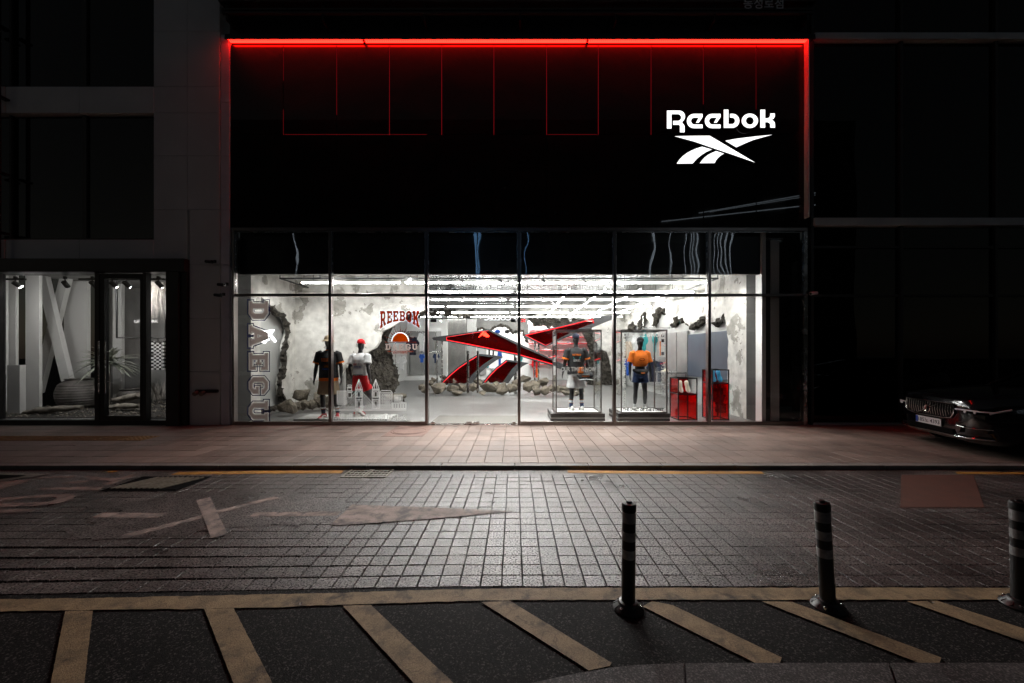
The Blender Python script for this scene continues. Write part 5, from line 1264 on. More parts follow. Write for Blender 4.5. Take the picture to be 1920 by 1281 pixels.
for k, (x, m) in enumerate(((893,'blue_cloth'),(903,'orange_cloth'),(912,'teal_cloth'))):
    o = MB().box(PX(x-4,17), PX(x+4,17), 16.95, 17.3, PZ(690,17)+.002, PZ(684+k,17), bev=.02).build('folded_shirt', M[m]); origin_to_base(o)
    tag(o, ('blue','orange','teal')[k]+' folded shirt lying on the low white table', 'shirt')
for x, m, n in ((933,'blue_cloth','blue'),(951,'dark_concrete','grey')):
    p = at(x, 622, 19.9); t = thing('baseball_cap', n+' cap hanging in the arch of the broken wall', 'cap', tuple(p))
    MB().sphere(p, (.14,.14,.10), 12, 8).build('crown', M[m], t, smooth=True); MB().box(p.x-.1, p.x+.1, p.y-.24, p.y-.1, p.z-.05, p.z-.035).build('brim', M[m], t)
    MB().tube([p+Vector((0,0,.09)), p+Vector((0,0,.3))], .006, 6).build('hook', M['steel'], t)
# right rail with clothes, seen through the second glass case
rail(1206, 1262, 615, 14.0, 'tall steel clothes rail behind the second glass case', 2.9)
for x, y, w, h, m, l in ((1178,640,16,48,'sand_cloth','pale hooded top hanging at the left end of the right rail'),(1192,628,16,40,'white_cloth','white top hanging on the right rail behind the orange shirt'),(1207,626,16,38,'teal_cloth','teal jacket hanging on the right rail'),(1228,626,10,34,'teal_cloth','narrow teal top at the end of the right rail'),(1178,672,14,32,'blue_cloth','bright blue top hanging beside the orange shirt mannequin'),(1224,676,26,40,'navy','navy shorts hanging low behind the second glass case'),(1237,678,16,38,'denim','dark blue trousers hanging low beside the navy shorts')):
    garment(x, y, w, h, 13.6, m, l)
t = thing('poster_panel', 'tall printed poster with orange figures at the right rail', 'poster', (PX(1241,12.9), 12.9, PZ(670,12.9)))
MB().box(PX(1236,12.9), PX(1246,12.9), 12.9, 12.93, PZ(669,12.9), PZ(622,12.9)).build('board', M['white_paint'], t)
for (a, b, c, d, m) in ((1236.5,1239,640,667,'orange_cloth'),(1240,1245,626,632,'ink'),(1240,1245,636,642,'ink'),(1240,1245,660,666,'navy')):
    MB().box(PX(a,12.9), PX(b,12.9), 12.892, 12.899, PZ(d,12.9), PZ(c,12.9)).build('print', M[m], t)
t = thing('shelf_unit', 'low dark shelf unit with pale shoes against the right wall', 'shelf', (PX(1255,12.6), 12.6, SW))
for z in (.55, .95): MB().box(PX(1246,12.6), XR-.02, 12.4, 13.6, z, z+.03).build('shelf', M['steel'], t)
for x in (PX(1246,12.6)+.02, XR-.05):
    for y in (12.42, 13.55): MB().tube([(x,y,SW),(x,y,1.0)], .015, 8).build('leg', M['steel'], t)
for k in range(3):
    t2 = thing('shelf_shoe', 'pale shoe on the low shelf unit by the right wall', 'shoe', (PX(1248+k*4,12.6), 12.6+k*.2, .981), PI+.4, 'pale shoes on the low shelf')
    put_shoe(t2, Matrix.Scale(1.0,4), 'shoe_cream', 'shoe_white')
# ================================================================== MANNEQUINS
def remesh(mb, voxel, smooth=4):
    me = mb.mesh('tmp', fix=True); o = bpy.data.objects.new('tmp', me); C.objects.link(o)
    r = o.modifiers.new('r', 'REMESH'); r.mode = 'VOXEL'; r.voxel_size = voxel; r.use_smooth_shade = True
    if smooth: s = o.modifiers.new('s', 'SMOOTH'); s.iterations = smooth; s.factor = .5
    dg = bpy.context.evaluated_depsgraph_get(); dg.update()
    out = bpy.data.meshes.new_from_object(o.evaluated_get(dg)); bpy.data.objects.remove(o)
    out.polygons.foreach_set('use_smooth', [True]*len(out.polygons))
    return out
def ell(c, rx, ry, n=20):
    return [Vector((c[0]+rx*math.cos(2*PI*k/n), c[1]+ry*math.sin(2*PI*k/n), c[2])) for k in range(n)]
def hand(mb, w, d, side):
    """w wrist point, d direction; five slightly curled fingers"""
    d = d.normalized(); fwd = Vector((0,-1,0)); s = d.cross(fwd).normalized()
    mb.tube([w, w+d*.03, w+d*.065, w+d*.09], [(.022,.027),(.020,.036),(.016,.038),(.012,.034)], 10)
    for k, L in enumerate((.070,.078,.072,.055)):
        a = w+d*.082+fwd*(.027-.018*k); cur = Vector((-side*.02,0,0))
        mb.tube([a, a+d*L*.5+cur*.4, a+d*L+cur*1.3], [.0095,.009,.007], 7)
    a = w+d*.02+fwd*.026; mb.tube([a, a+d*.035+fwd*.026, a+d*.068+fwd*.030], [.012,.011,.008], 7)
def body_mesh(P, female=False):
    mb = MB(); k = .9 if female else 1.0
    sh = P.get('lean', 0)
    rings = [ell((0,0,.83),.10*k,.08), ell((0,0,.88),.155,.11), ell((0,.0,.95),.172,.115), ell((0,0,1.04),.15*k,.10), ell((0,0,1.13),.138*k,.095), ell((0,0,1.25),.155*k,.11), ell((0,0,1.35),.172*k,.115), ell((0,.005,1.43),.178*k,.095), ell((0,.01,1.475),.13*k,.075), ell((0,.008,1.505),.065,.058), ell((0,0,1.57),.054,.056), ell((0,-.005,1.61),.05,.055)]
    mb.loft(rings)
    hz = P.get('head', Vector((0,-.015,1.705))); 
    mb.sphere(hz, (.072,.092,.118), 18, 14); mb.sphere(hz+Vector((0,-.03,-.06)), (.052,.06,.06), 14, 10)
    mb.tube([hz+Vector((0,-.085,.02)), hz+Vector((0,-.104,-.022)), hz+Vector((0,-.09,-.035))], [.010,.016,.010], 8)
    for s in (-1,1): mb.sphere(hz+Vector((s*.073,.01,-.005)), (.012,.02,.03), 8, 6); mb.sphere(hz+Vector((s*.03,-.082,.022)), (.02,.010,.008), 8, 6)
    mb.tube([hz+Vector((-.02,-.083,-.065)), hz+Vector((0,-.092,-.063)), hz+Vector((.02,-.083,-.065))], .009, 6)
    for s in (-1,1):
        S_, E_, Wr = P['arm'][s]
        S_ = Vector(S_); E_ = Vector(E_); Wr = Vector(Wr)
        mb.sphere(S_, .062*k, 12, 8)
        mb.tube([S_, S_.lerp(E_,.35), S_.lerp(E_,.8), E_, E_.lerp(Wr,.25), E_.lerp(Wr,.7), Wr], [.056*k,.055*k,.044*k,.041*k,.045*k,.034*k,.026*k], 12)
        hand(mb, Wr, Wr-E_, s)
        H, K, A = [Vector(q) for q in P['leg'][s]]
        mb.tube([H+Vector((0,0,.06)), H, H.lerp(K,.4), H.lerp(K,.85), K, K.lerp(A,.12), K.lerp(A,.35), K.lerp(A,.75), A], [.09,.088,.078,.058,.055,.052,.058,.038,.034], 14)
        f = P.get('toe', {}).get(s, Vector((0,-.16,-.05)))
        mb.tube([A+Vector((0,.03,-.03)), A+f*.35+Vector((0,0,-.02)), A+f], [.034,.036,.022], 10)
    return remesh(mb, .0125, 5)
def tee(P, hem=.93, wk=1.0, sleeve=.62, k=1.0, crop=False):
    mb = MB(); n = 24
    rs = [(hem,.205,.15),(hem+.08,.200,.148),(1.13,.192,.142),(1.25,.196,.146),(1.36,.202,.142),(1.43,.198,.118),(1.475,.155,.092),(1.505,.095,.078),(1.522,.078,.070)]
    if crop: rs = [(hem,.155,.12),(hem+.02,.168,.13),(hem+.08,.19,.145),(1.30,.195,.145),(1.38,.19,.135),(1.43,.185,.112),(1.475,.14,.088),(1.505,.09,.075),(1.522,.075,.068)]
    rings = []
    for i, (z, rx, ry) in enumerate(rs):
        r = []
        for q in range(n):
            a = 2*PI*q/n; fold = 1+(.035*math.sin(a*5+z*7)+.02*math.sin(a*9))*max(0, (1.3-z)/.4)
            r.append(Vector((rx*wk*math.cos(a)*fold, ry*wk*math.sin(a)*fold, z)))
        rings.append(r)
    mb.loft(rings)
    cuffs = []
    for s in (-1,1):
        S_, E_, Wr = [Vector(q) for q in P['arm'][s]]
        e = S_.lerp(E_, sleeve); d = (E_-S_).normalized()
        mb.tube([S_+Vector((-s*.05,0,.02)), S_+Vector((s*.005,0,.01)), S_.lerp(E_, sleeve*.5), e], [.085,.083,.086,.092], 16)
        cuffs.append((e-d*.012, e+d*.022, .0965))
    return remesh(mb, .0125, 3), cuffs
def shorts(P, z0, hemk, flare=.125, waist=.168):
    mb = MB(); mb.loft([ell((0,0,.84),.19,.135,24), ell((0,0,.90),.195,.14,24), ell((0,0,.97),.185,.135,24), ell((0,0,z0),waist,.122,24)])
    for s in (-1,1):
        H, K, A = [Vector(q) for q in P['leg'][s]]
        e = H.lerp(K, hemk)
        mb.tube([H+Vector((-s*.01,0,.08)), H+Vector((0,0,.0)), H.lerp(e,.5), e], [.10,.108,.114,flare], 18)
    return remesh(mb, .0125, 3)
def put(t, name, me, m):
    me.materials.clear(); me.materials.append(M[m]); return link(name, me, None, t)
def seg_part(t, name, a, b, r0, r1, m, n=16): return MB().tube([a, b], [r0, r1], n).build(name, M[m], t, smooth=40, local=True)
def print_on(t, mesh, s, u0, z0, w, h, front, m, bold=.02):
    """lettering laid on the cloth; front -1 = faces -y, +1 = back"""
    bv = BVHTree.FromPolygons([v.co for v in mesh.vertices], [p.vertices for p in mesh.polygons])
    def f(u, v):
        x = (u0+u)*(1 if front < 0 else -1); z = z0+v
        hit = bv.ray_cast(Vector((x, front*1.0, z)), Vector((0, -front, 0)))
        y = hit[0].y if hit[0] else front*.14
        return Vector((x, y+front*.004, z))
    if isinstance(s, str): mb = text_on(s, f, w=w, h=h, bold=bold)
    else:
        mb = MB()
        for poly in s: mb.sheet(poly, lambda p: f(p[0], p[1]))
    return mb.build('print', M[m], t, local=True, fix=False)
def cap(t, hz, m, brim, back=False, hat=False):
    c = MB(); d = 1 if back else -1
    prof = [(.086,-.0),(.087,.03),(.078,.07),(.052,.098),(.02,.11),(.0,.111)]
    rings = [[hz+Vector((r*math.cos(2*PI*k/20), r*1.14*math.sin(2*PI*k/20), .045+z)) for k in range(20)] for r, z in prof]
    c.loft(rings).build('cap_crown', M[m], t, smooth=60, local=True)
    b = MB(); vs = []
    for i in range(13):
        a = -PI*.42+PI*.84*i/12
        x = math.sin(a); y = math.cos(a)*d
        vs += [hz+Vector((x*.083, y*.093, .052)), hz+Vector((x*.095, y*(.155 if abs(a) < .9 else .135), .040-.012*abs(x)))]
    if hat:
        vs = []
        for i in range(25):
            a = 2*PI*i/24; vs += [hz+Vector((math.sin(a)*.084, math.cos(a)*.096, .055)), hz+Vector((math.sin(a)*.135, math.cos(a)*.15, .015))]
    n = len(vs)//2; b.add(vs+[v+Vector((0,0,.006)) for v in vs], [(2*i,2*i+1,2*i+3,2*i+2) for i in range(n-1)]+[(2*i+2*n,2*i+2+2*n,2*i+3+2*n,2*i+1+2*n) for i in range(n-1)]+[(2*i+1,2*i+1+2*n,2*i+3+2*n,2*i+3) for i in range(n-1)])
    b.build('cap_brim', M[m], t, local=True)
def sock(t, P, s, f0, f1, m, r=.043):
    H, K, A = [Vector(q) for q in P['leg'][s]]; a = K.lerp(A, f0); b = K.lerp(A, f1)
    return seg_part(t, 'sock', a, b, r+.008*(1-f0), r, m)
def shoes(t, P, upper, sole, trim, rot=(0,0)):
    for s, rz in zip((-1,1), rot):
        A = Vector(P['leg'][s][2]); pit = P.get('pitch', {}).get(s, 0)
        mt = Matrix.Translation(Vector((A.x, A.y-.03, A.z-.088))) @ Matrix.Rotation(rz, 4, 'Z') @ Matrix.Rotation(pit, 4, 'X') @ Matrix.Scale(1.12, 4)
        put_shoe(t, mt, upper, sole, trim)
ARM = {s: ((s*.20,.005,1.425),(s*.265,.02,1.14),(s*.285,-.03,.88)) for s in (-1,1)}
def stand(): return {'arm': dict(ARM), 'leg': {s: ((s*.09,0,.86),(s*.105,-.02,.48),(s*.115,.03,.09)) for s in (-1,1)}}
SUNP = [[(math.cos(PI*k/10)*.055, math.sin(PI*k/10)*.055) for k in range(11)]]
for k in range(9):
    a = PI*(k+.5)/9; SUNP.append([(math.cos(a-.07)*.063, math.sin(a-.07)*.063), (math.cos(a+.07)*.063, math.sin(a+.07)*.063), (math.cos(a)*.10, math.sin(a)*.10)])
# --- 1: black tee with orange trim, khaki shorts, on the low platform
plat = thing('display_platform', 'low pale display platform under the two left mannequins', 'platform', (PX(640,9.0), 9.0, SW))
MB().box(PX(550,8.8), PX(728,8.9), 8.8, 9.5, SW, .12, bev=.006).build('top', M['smooth_wall'], plat)
def mk(name, label, x, Y, z, rz, H=1.83):
    t = thing(name, label, 'mannequin', (PX(x,Y), Y, z), rz, None); t.scale = (H/1.83,)*3; return t
P = stand(); P['leg'][-1] = ((-.09,0,.86),(-.12,-.03,.48),(-.10,-.02,.09)); P['leg'][1] = ((.09,0,.86),(.14,.0,.48),(.17,.10,.09))
P['arm'][-1] = ((-.20,.005,1.425),(-.275,.03,1.14),(-.285,-.05,.88))
t = mk('mannequin', 'dark mannequin in black shirt with orange trim and khaki shorts on platform', 616, 8.98, .12, .12)
put(t, 'body', body_mesh(P), 'mannequin')
sm_, cf = tee(P, .90, 1.04); so = put(t, 'shirt', sm_, 'black_cloth')
for a, b, r in cf: seg_part(t, 'cuff', a, b, r, r, 'orange_cloth')
MB().loft([ell((0,0,.835),.205,.150,24), ell((0,0,.905),.210,.154,24)], cap=False).build('shirt_hem', M['orange_cloth'], t, smooth=True, local=True)
MB().loft([ell((0,.008,1.512),.082,.074,20), ell((0,.006,1.535),.066,.066,20)], cap=False).build('collar', M['orange_cloth'], t, smooth=True, local=True)
print_on(t, sm_, 'REEBOK', -.11, 1.27, .22, .075, -1, 'orange_cloth')
print_on(t, sm_, [[(x*1.0, y*1.0+1.135) for x, y in q] for q in SUNP], 0, 0, 0, 0, -1, 'decal_sun'); print_on(t, sm_, 'DAEGU', -.085, 1.085, .17, .035, -1, 'blue_cloth')
put(t, 'shorts', shorts(P, 1.0, .88, .12), 'khaki')
cap(t, Vector((0,-.015,1.705)), 'beige_cap', True, hat=True)
for s in (-1,1):
    sock(t, P, s, .62, .97, 'navy', .042); H, K, A = [Vector(q) for q in P['leg'][s]]; seg_part(t, 'sock_band', K.lerp(A,.60), K.lerp(A,.68), .0505, .0495, 'white_cloth'); seg_part(t, 'sock_stripe', K.lerp(A,.69), K.lerp(A,.72), .0495, .049, 'decal_sun')
shoes(t, P, 'shoe_red', 'shoe_white', 'shoe_white', (-.15,.25))
# --- 2: white tee, red shorts and red cap, back to the street, walking
P = stand(); P['arm'] = {-1: ((-.20,.005,1.425),(-.27,.09,1.16),(-.275,.03,.92)), 1: ((.20,.005,1.425),(.27,.06,1.15),(.255,-.04,.90))}
P['leg'] = {-1: ((-.09,0,.86),(-.13,-.16,.52),(-.12,.16,.26)), 1: ((.09,0,.86),(.10,-.02,.48),(.10,.03,.09))}
P['leg'][-1] = ((-.09,0,.86),(-.17,-.12,.50),(-.08,.14,.16)); P['pitch'] = {-1: .55}; P['toe'] = {-1: Vector((0,-.10,-.11))}
t = mk('mannequin', 'dark mannequin in white shirt, red shorts and red cap, seen from behind', 676, 9.22, .12, PI-.25, 1.76)
put(t, 'body', body_mesh(P), 'mannequin')
sm_, cf = tee(P, .98, 1.0); put(t, 'shirt', sm_, 'white_cloth')
print_on(t, sm_, 'HUMAN', -.01, 1.24, .12, .035, 1, 'navy'); print_on(t, sm_, 'RIGHTS', -.11, 1.22, .11, .05, 1, 'red_cloth'); print_on(t, sm_, 'NOW 86', -.09, 1.17, .19, .035, 1, 'blue_cloth')
so = put(t, 'shorts', shorts(P, 1.03, .62, .128), 'red_cloth')
seg_part(t, 'waistband', Vector((0,0,.985)), Vector((0,0,1.01)), .178, .175, 'black_cloth')
for s in (-1,1): MB().tube([(s*.197,.0,.98),(s*.205,0,.85),(s*.225,-.02,.66)], .007, 6).build('side_stripe', M['white_cloth'], t, local=True)
cap(t, Vector((0,-.015,1.705)), 'red_cloth', True, back=False)
sock(t, P, 1, .72, .97, 'white_cloth', .042); sock(t, P, -1, .72, .97, 'white_cloth', .042)
shoes(t, P, 'shoe_white', 'shoe_white', 'shoe_red', (.0,.1))
# --- 3: black tee, grey shorts, back to the street, in the first glass case
P = stand(); P['arm'][1] = ((.20,.005,1.425),(.275,.02,1.15),(.31,-.06,.90)); P['arm'][-1] = ((-.20,.005,1.425),(-.27,.0,1.15),(-.30,-.10,.93)); P['leg'][-1] = ((-.09,0,.86),(-.13,-.03,.48),(-.14,.02,.09)); P['leg'][1] = ((.09,0,.86),(.10,-.01,.48),(.13,.05,.09))
CZ = .215
t = mk('mannequin', 'grey mannequin in black shirt and pale shorts with duffel bag inside glass case', 1080, 9.42, CZ, PI, 1.80)
put(t, 'body', body_mesh(P), 'mannequin')
sm_, cf = tee(P, .88, 1.04); put(t, 'shirt', sm_, 'black_cloth')
for a, b, r in cf: seg_part(t, 'cuff', a, b, r, r, 'orange_cloth')
print_on(t, sm_, 'RETRO', -.10, 1.32, .20, .045, 1, 'orange_cloth'); print_on(t, sm_, [[(-.09,1.30),(.09,1.30),(.07,1.25),(-.07,1.25)]], 0,0,0,0, 1, 'teal_cloth'); print_on(t, sm_, 'SERIES', -.08, 1.185, .16, .05, 1, 'white_cloth')
put(t, 'shorts', shorts(P, .98, .80, .14), 'grey_cloth')
cap(t, Vector((0,-.015,1.705)), 'navy', True)
for s in (-1,1):
    sock(t, P, s, .55, .97, 'denim', .043); H, K, A = [Vector(q) for q in P['leg'][s]]
    seg_part(t, 'sock_band', K.lerp(A,.58), K.lerp(A,.72), .0515, .0495, 'white_cloth'); seg_part(t, 'sock_stripe', K.lerp(A,.545), K.lerp(A,.58), .0525, .052, 'decal_sun'); seg_part(t, 'sock_stripe', K.lerp(A,.72), K.lerp(A,.75), .0505, .050, 'decal_sun')
shoes(t, P, 'shoe_white', 'shoe_white', None, (0,.35))
# duffel bag at its side
bp_ = at(1097, 716, 9.22); t = thing('duffel_bag', 'black duffel bag with orange flap hanging at the mannequin hip', 'bag', tuple(bp_))
mb = MB().tube([bp_+Vector((-.16,0,.10)), bp_+Vector((-.14,0,.12)), bp_+Vector((.0,0,.14)), bp_+Vector((.14,0,.12)), bp_+Vector((.16,0,.10))], [.06,.105,.12,.105,.06], 16)
put(t, 'body', remesh(mb, .014, 3), 'black_cloth').location = -Vector(bp_)
MB().box(bp_.x-.165, bp_.x-.05, bp_.y-.10, bp_.y-.02, bp_.z+.20, bp_.z+.34, bev=.02).build('orange_flap', M['orange_cloth'], t)
MB().tube([bp_+Vector((-.17,-.11,.05)), bp_+Vector((0,-.135,.07)), bp_+Vector((.17,-.11,.05))], .008, 6).build('piping', M['white_cloth'], t)
MB().tube([bp_+Vector((-.10,-.02,.2)), bp_+Vector((-.02,.0,.42)), bp_+Vector((.04,.05,.5)), bp_+Vector((.12,-.02,.25))], .016, 8).build('strap', M['black_cloth'], t)
s = text_on('REEBOK', lambda u, v: bp_+Vector((-.09+u, -.125, .12+v)), w=.18, h=.03, bold=.02); s.build('print', M['orange_cloth'], t)
# --- 4: orange cropped shirt, navy shorts, in the second glass case
P = stand(); P['arm'] = {s: ((s*.185,.005,1.425),(s*.25,.02,1.15),(s*.265,-.03,.89)) for s in (-1,1)}; P['leg'] = {s: ((s*.085,0,.86),(s*.12,-.02,.48),(s*.13,.02,.09)) for s in (-1,1)}
t = mk('mannequin', 'grey mannequin in orange cropped shirt, navy shorts and black cap inside glass case', 1200, 9.42, CZ, 0.05, 1.72)
put(t, 'body', body_mesh(P, True), 'mannequin')
sm_, cf = tee(P, 1.12, 1.06, .66, crop=True); put(t, 'shirt', sm_, 'orange_cloth')
for a, b, r in cf: seg_part(t, 'cuff', a, b, r*1.02, r*1.02, 'orange_cloth')
print_on(t, sm_, [[(math.cos(2*PI*k/16)*.07, 1.29+math.sin(2*PI*k/16)*.035) for k in range(16)]], 0,0,0,0, -1, 'decal_rust')
put(t, 'shorts', shorts(P, 1.05, .40, .118, .155), 'denim')
MB().tube([(-.17,.0,1.03),(-.10,-.13,.99),(0,-.15,.97),(.10,-.13,.99),(.17,.0,1.03)], [.03,.06,.075,.06,.03], 12).build('waist_bag', M['black_cloth'], t, smooth=50, local=True)
MB().box(-.05,.05,-.222,-.20,.945,.97, bev=.006).build('bag_badge', M['orange_cloth'], t, local=True)
for s in (-1,1): MB().tube([(s*.19,-.03,.98),(s*.197,-.03,.86),(s*.215,-.03,.74)], .006, 6).build('side_stripe', M['white_cloth'], t, local=True)
cap(t, Vector((0,-.015,1.705)), 'black_cloth', True)
for s in (-1,1): sock(t, P, s, .78, .97, 'white_cloth', .042)
shoes(t, P, 'shoe_white', 'shoe_white', None, (-.1,.1))
# ================================================================== GLASS CASES
def case(xa, xb, xp0, xp1, label, ytop=618, ybot=775, Yc=8.98, dep=.78):
    x0, x1 = PX(xa,Yc), PX(xb,Yc); zt = PZ(ytop,Yc); zb = PZ(ybot,Yc); y0, y1 = Yc, Yc+dep; w = .026
    t = thing('glass_case', label, 'display case', ((x0+x1)/2, Yc+dep/2, SW))
    a0, a1 = PX(xp0,8.9), PX(xp1,8.9)
    MB().box(a0, a1, 8.92, y1+.06, SW, SW+.05, bev=.004).build('plinth_foot', M['dark_metal'], t)
    MB().box(a0, a1, 8.925, y1+.06, SW+.051, SW+.085, bev=.004).build('plinth_band', M['panel_grey'], t)
    MB().box(a0, a1, 8.92, y1+.06, SW+.086, zb, bev=.005).build('plinth', M['dark_metal'], t)
    MB().box(x0+w, x1-w, y0+w, y1-w, zb+.001, zb+.014).build('lit_floor', M['white_paint'], t)
    for x in (x0, x1):
        for y in (y0, y1): MB().box(x-w/2, x+w/2, y-w/2, y+w/2, zb+.001, zt, bev=.003).build('frame_post', M['frame_metal'], t)
    for z in (zb+w/2+.002, zt-w/2):
        for y in (y0, y1): MB().box(x0+w/2+.001, x1-w/2-.001, y-w/2, y+w/2, z-w/2, z+w/2).build('frame_bar', M['frame_metal'], t)
        for x in (x0, x1): MB().box(x-w/2, x+w/2, y0+w/2+.001, y1-w/2-.001, z-w/2, z+w/2).build('frame_bar', M['frame_metal'], t)
    for y in (y0, y1): MB().box(x0+w/2, x1-w/2, y-.004, y+.004, zb+.03, zt-.028).build('glass_pane', M['clear_glass'], t)
    for x in (x0, x1): MB().box(x-.004, x+.004, y0+w/2, y1-w/2, zb+.03, zt-.028).build('glass_pane', M['clear_glass'], t)
    MB().box(x0+w/2, x1-w/2, y0+w/2, y1-w/2, zt-.008, zt-.002).build('glass_pane', M['clear_glass'], t)
    return t, x0, x1, y0, y1, zb, zt
c1 = case(1043, 1127, 1033, 1135, 'tall glass display case around the mannequin with the duffel bag')
c2 = case(1165, 1250, 1160, 1257, 'tall glass display case around the orange shirt mannequin')
def glass_text(c, s, x, z, w, h, m, vert=False, face='y', bold=.03):
    t, x0, x1, y0, y1, zb, zt = c; yy = y0-.006
    if vert == 'up': f = lambda u, v: Vector((x-v, yy, z+u))
    elif vert == 'down': f = lambda u, v: Vector((x+v, yy, z-u))
    else: f = lambda u, v: Vector((x+u, yy, z+v))
    text_on(s, f, w=w, h=h, bold=bold).build('glass_lettering', M[m], t, fix=False)
glass_text(c1, 'OUR TIME IS NOW', PX(1052,8.97), PZ(696.5,8.97), PX(1118,8.97)-PX(1052,8.97), .10, 'decal_pale')
glass_text(c1, '11 COLLECTION LINE BY REEBOK DAEGU', PX(1068,8.97), PZ(703,8.97), .45, .022, 'decal_pale')
glass_text(c2, 'OUR TIME IS NOW', PX(1168,8.97), PZ(632,8.97), PX(1246,8.97)-PX(1168,8.97), .10, 'decal_pale')
glass_text(c2, 'make the world move', PX(1173.5,8.97), PZ(762,8.97), 1.52, .085, 'decal_pale', 'up')
glass_text(c2, '93 COLLECT', PX(1240,8.97), PZ(682,8.97), .75, .085, 'decal_pale', 'down', bold=.0)
glass_text(c2, 'THE SPIRIT OF THE STREET', PX(1168,8.97), PZ(771,8.97), .92, .065, 'ink')
# ================================================================== RED PEDESTALS WITH SHOES
def pedestal(xa, xb, ytop, ymid, Yc, dep, shoe_m, label, slabel, sgroup):
    x0, x1 = PX(xa,Yc), PX(xb,Yc); zt = PZ(ytop,Yc); zm = PZ(ymid,Yc); y0, y1 = Yc, Yc+dep; w = .022
    t = thing('red_pedestal', label, 'pedestal', ((x0+x1)/2, Yc+dep/2, SW))
    for x in (x0, x1):
        for y in (y0, y1): MB().box(x-w/2, x+w/2, y-w/2, y+w/2, SW, zt).build('frame_post', M['dark_metal'], t)
    MB().box((x0+x1)/2-.008, (x0+x1)/2+.008, y0-.008, y0+.008, SW+.025, zm-.012).build('frame_post', M['dark_metal'], t)
    for z in (SW+.012, zm, zt-w/2):
        for y in (y0, y1): MB().box(x0+w/2+.001, x1-w/2-.001, y-w/2, y+w/2, z-w/2, z+w/2).build('frame_bar', M['dark_metal'], t)
        for x in (x0, x1): MB().box(x-w/2, x+w/2, y0+w/2+.001, y1-w/2-.001, z-w/2, z+w/2).build('frame_bar', M['dark_metal'], t)
    for y in (y0, y1): MB().box(x0+w/2, x1-w/2, y-.003, y+.003, SW+.025, zm-.012).build('red_pane', M['red_acrylic_bright'], t)
    for x in (x0, x1): MB().box(x-.003, x+.003, y0+w/2, y1-w/2, SW+.025, zm-.012).build('red_pane', M['red_acrylic_bright'], t)
    MB().box(x0+w/2, x1-w/2, y0+w/2, y1-w/2, zm-.003, zm+.003).build('red_shelf', M['red_acrylic_bright'], t)
    MB().box(x0+w/2, x1-w/2, y1-.003, y1+.003, zm+.012, zt-.024).build('red_pane', M['red_acrylic_bright'], t)
    MB().box(x0+w/2, x0+w/2+.005, y0+w/2, y1-w/2, zm+.012, zt-.024).build('red_pane', M['red_acrylic_bright'], t)
    for k in (0, 1):
        sx = x0+(x1-x0)*(.30+.40*k); p = Vector((sx, y0+dep*.45, zm+.075))
        st = thing('display_shoe', slabel, 'shoe', tuple(p), 0, sgroup)
        MB().tube([(0,.03,-.070),(0,.03,.02)], .008, 8).build('stand_pin', M['steel'], st, local=True)
        mt = Matrix.Translation((0,.02,.10)) @ Matrix.Rotation(math.radians(58), 4, 'X') @ Matrix.Rotation(.12*(1-2*k), 4, 'Y')
        put_shoe(st, mt, shoe_m, 'shoe_white' if shoe_m != 'shoe_blue' else 'shoe_blue', None)
pedestal(1272, 1306.5, 709, 739.5, 9.05, .48, 'shoe_cream', 'short red acrylic pedestal holding two cream shoes', 'cream shoe tilted on a pin inside the short red pedestal', 'cream shoes on the short pedestal')
pedestal(1336, 1366, 693, 719, 9.05, .48, 'shoe_blue', 'taller red acrylic pedestal holding two blue shoes', 'blue shoe tilted on a pin inside the taller red pedestal', 'blue shoes on the taller pedestal')
# ================================================================== WINDOW DECALS
YD = YF+.016
def dpt(x, y): return Vector((FX(x), YD, FZ(y)))
# vertical city name, letters turned to read downwards
t = thing('window_lettering', 'big grey slab letters with navy outline reading down the left pane', 'window decal', tuple(dpt(483, 792)))
rows = [('D',565,598),('A',610,650),('E',662,694),('G',707,739),('U',752,790)]
for ch, y0, y1 in rows:
    outer, hol = SLAB[ch]; W0 = max(p[0] for p in outer)
    # u (letter x) runs down the picture, v (letter up) runs to the right
    xa, xb = 466, 502
    mp = lambda p: Vector((FX(xa+(xb-xa)*p[1]), YD, FZ(y0+(y1-y0)*p[0]/W0)))
    sc_ = lambda l: [(p[0], p[1]) for p in l]
    m_ = MB().prism(outer, mp, lambda p: mp(p)+Vector((0,-.002,0)), hol); o = m_.build('letter', M['decal_grey'], t)
    mb = MB(); mf = lambda p: mp(p)+Vector((0,-.0028,0)); ribbon(mb, outer, -.035, .012, mf)
    for h in hol: ribbon(mb, h, -.05, 0.0, mf)
    mb.build('white_edge', M['decal_white'], o, fix=False)
    mb = MB(); ribbon(mb, outer, .055, .095, mf)
    for h in hol: ribbon(mb, h, -.09, -.065, mf)
    mb.build('navy_edge', M['decal_navy'], o, fix=False)
# arched name, half sun and city name
q2 = lambda x, y: dpt(610+x/4.925, 540+y/4.925)
t = thing('sun_decal', 'rust coloured arched lettering over an orange half sun on the window', 'window decal', tuple(q2(690, 610)))
def arch(x, v):
    """v 0 bottom .. 1 top"""
    c = (x-690)/190.0
    top = 212; bot = 305+75*abs(c)**2.0
    return q2(x, bot+(top-bot)*v)
x = 503
for ch, w in zip('REEBOK', (60,54,56,58,58,70)):
    outer, hol = SLAB[ch]; W0 = max(p[0] for p in outer)
    def dense(l):
        out = []
        for a, b in zip(l, l[1:]+l[:1]): out += [(a[0]+(b[0]-a[0])*k/3, a[1]+(b[1]-a[1])*k/3) for k in range(3)]
        return out
    mp = lambda p: arch(x+(w-6)*p[0]/W0, p[1])
    do = dense(outer)
    o = MB().prism(do, mp, lambda p: mp(p)+Vector((0,-.002,0)), [dense(h) for h in hol]).build('letter', M['decal_rust'], t)
    mb = MB(); ribbon(mb, outer, .02, .05, lambda p: mp(p)+Vector((0,.001,0))); mb.build('pale_edge', M['decal_pale'], o, fix=False)
    x += w+3
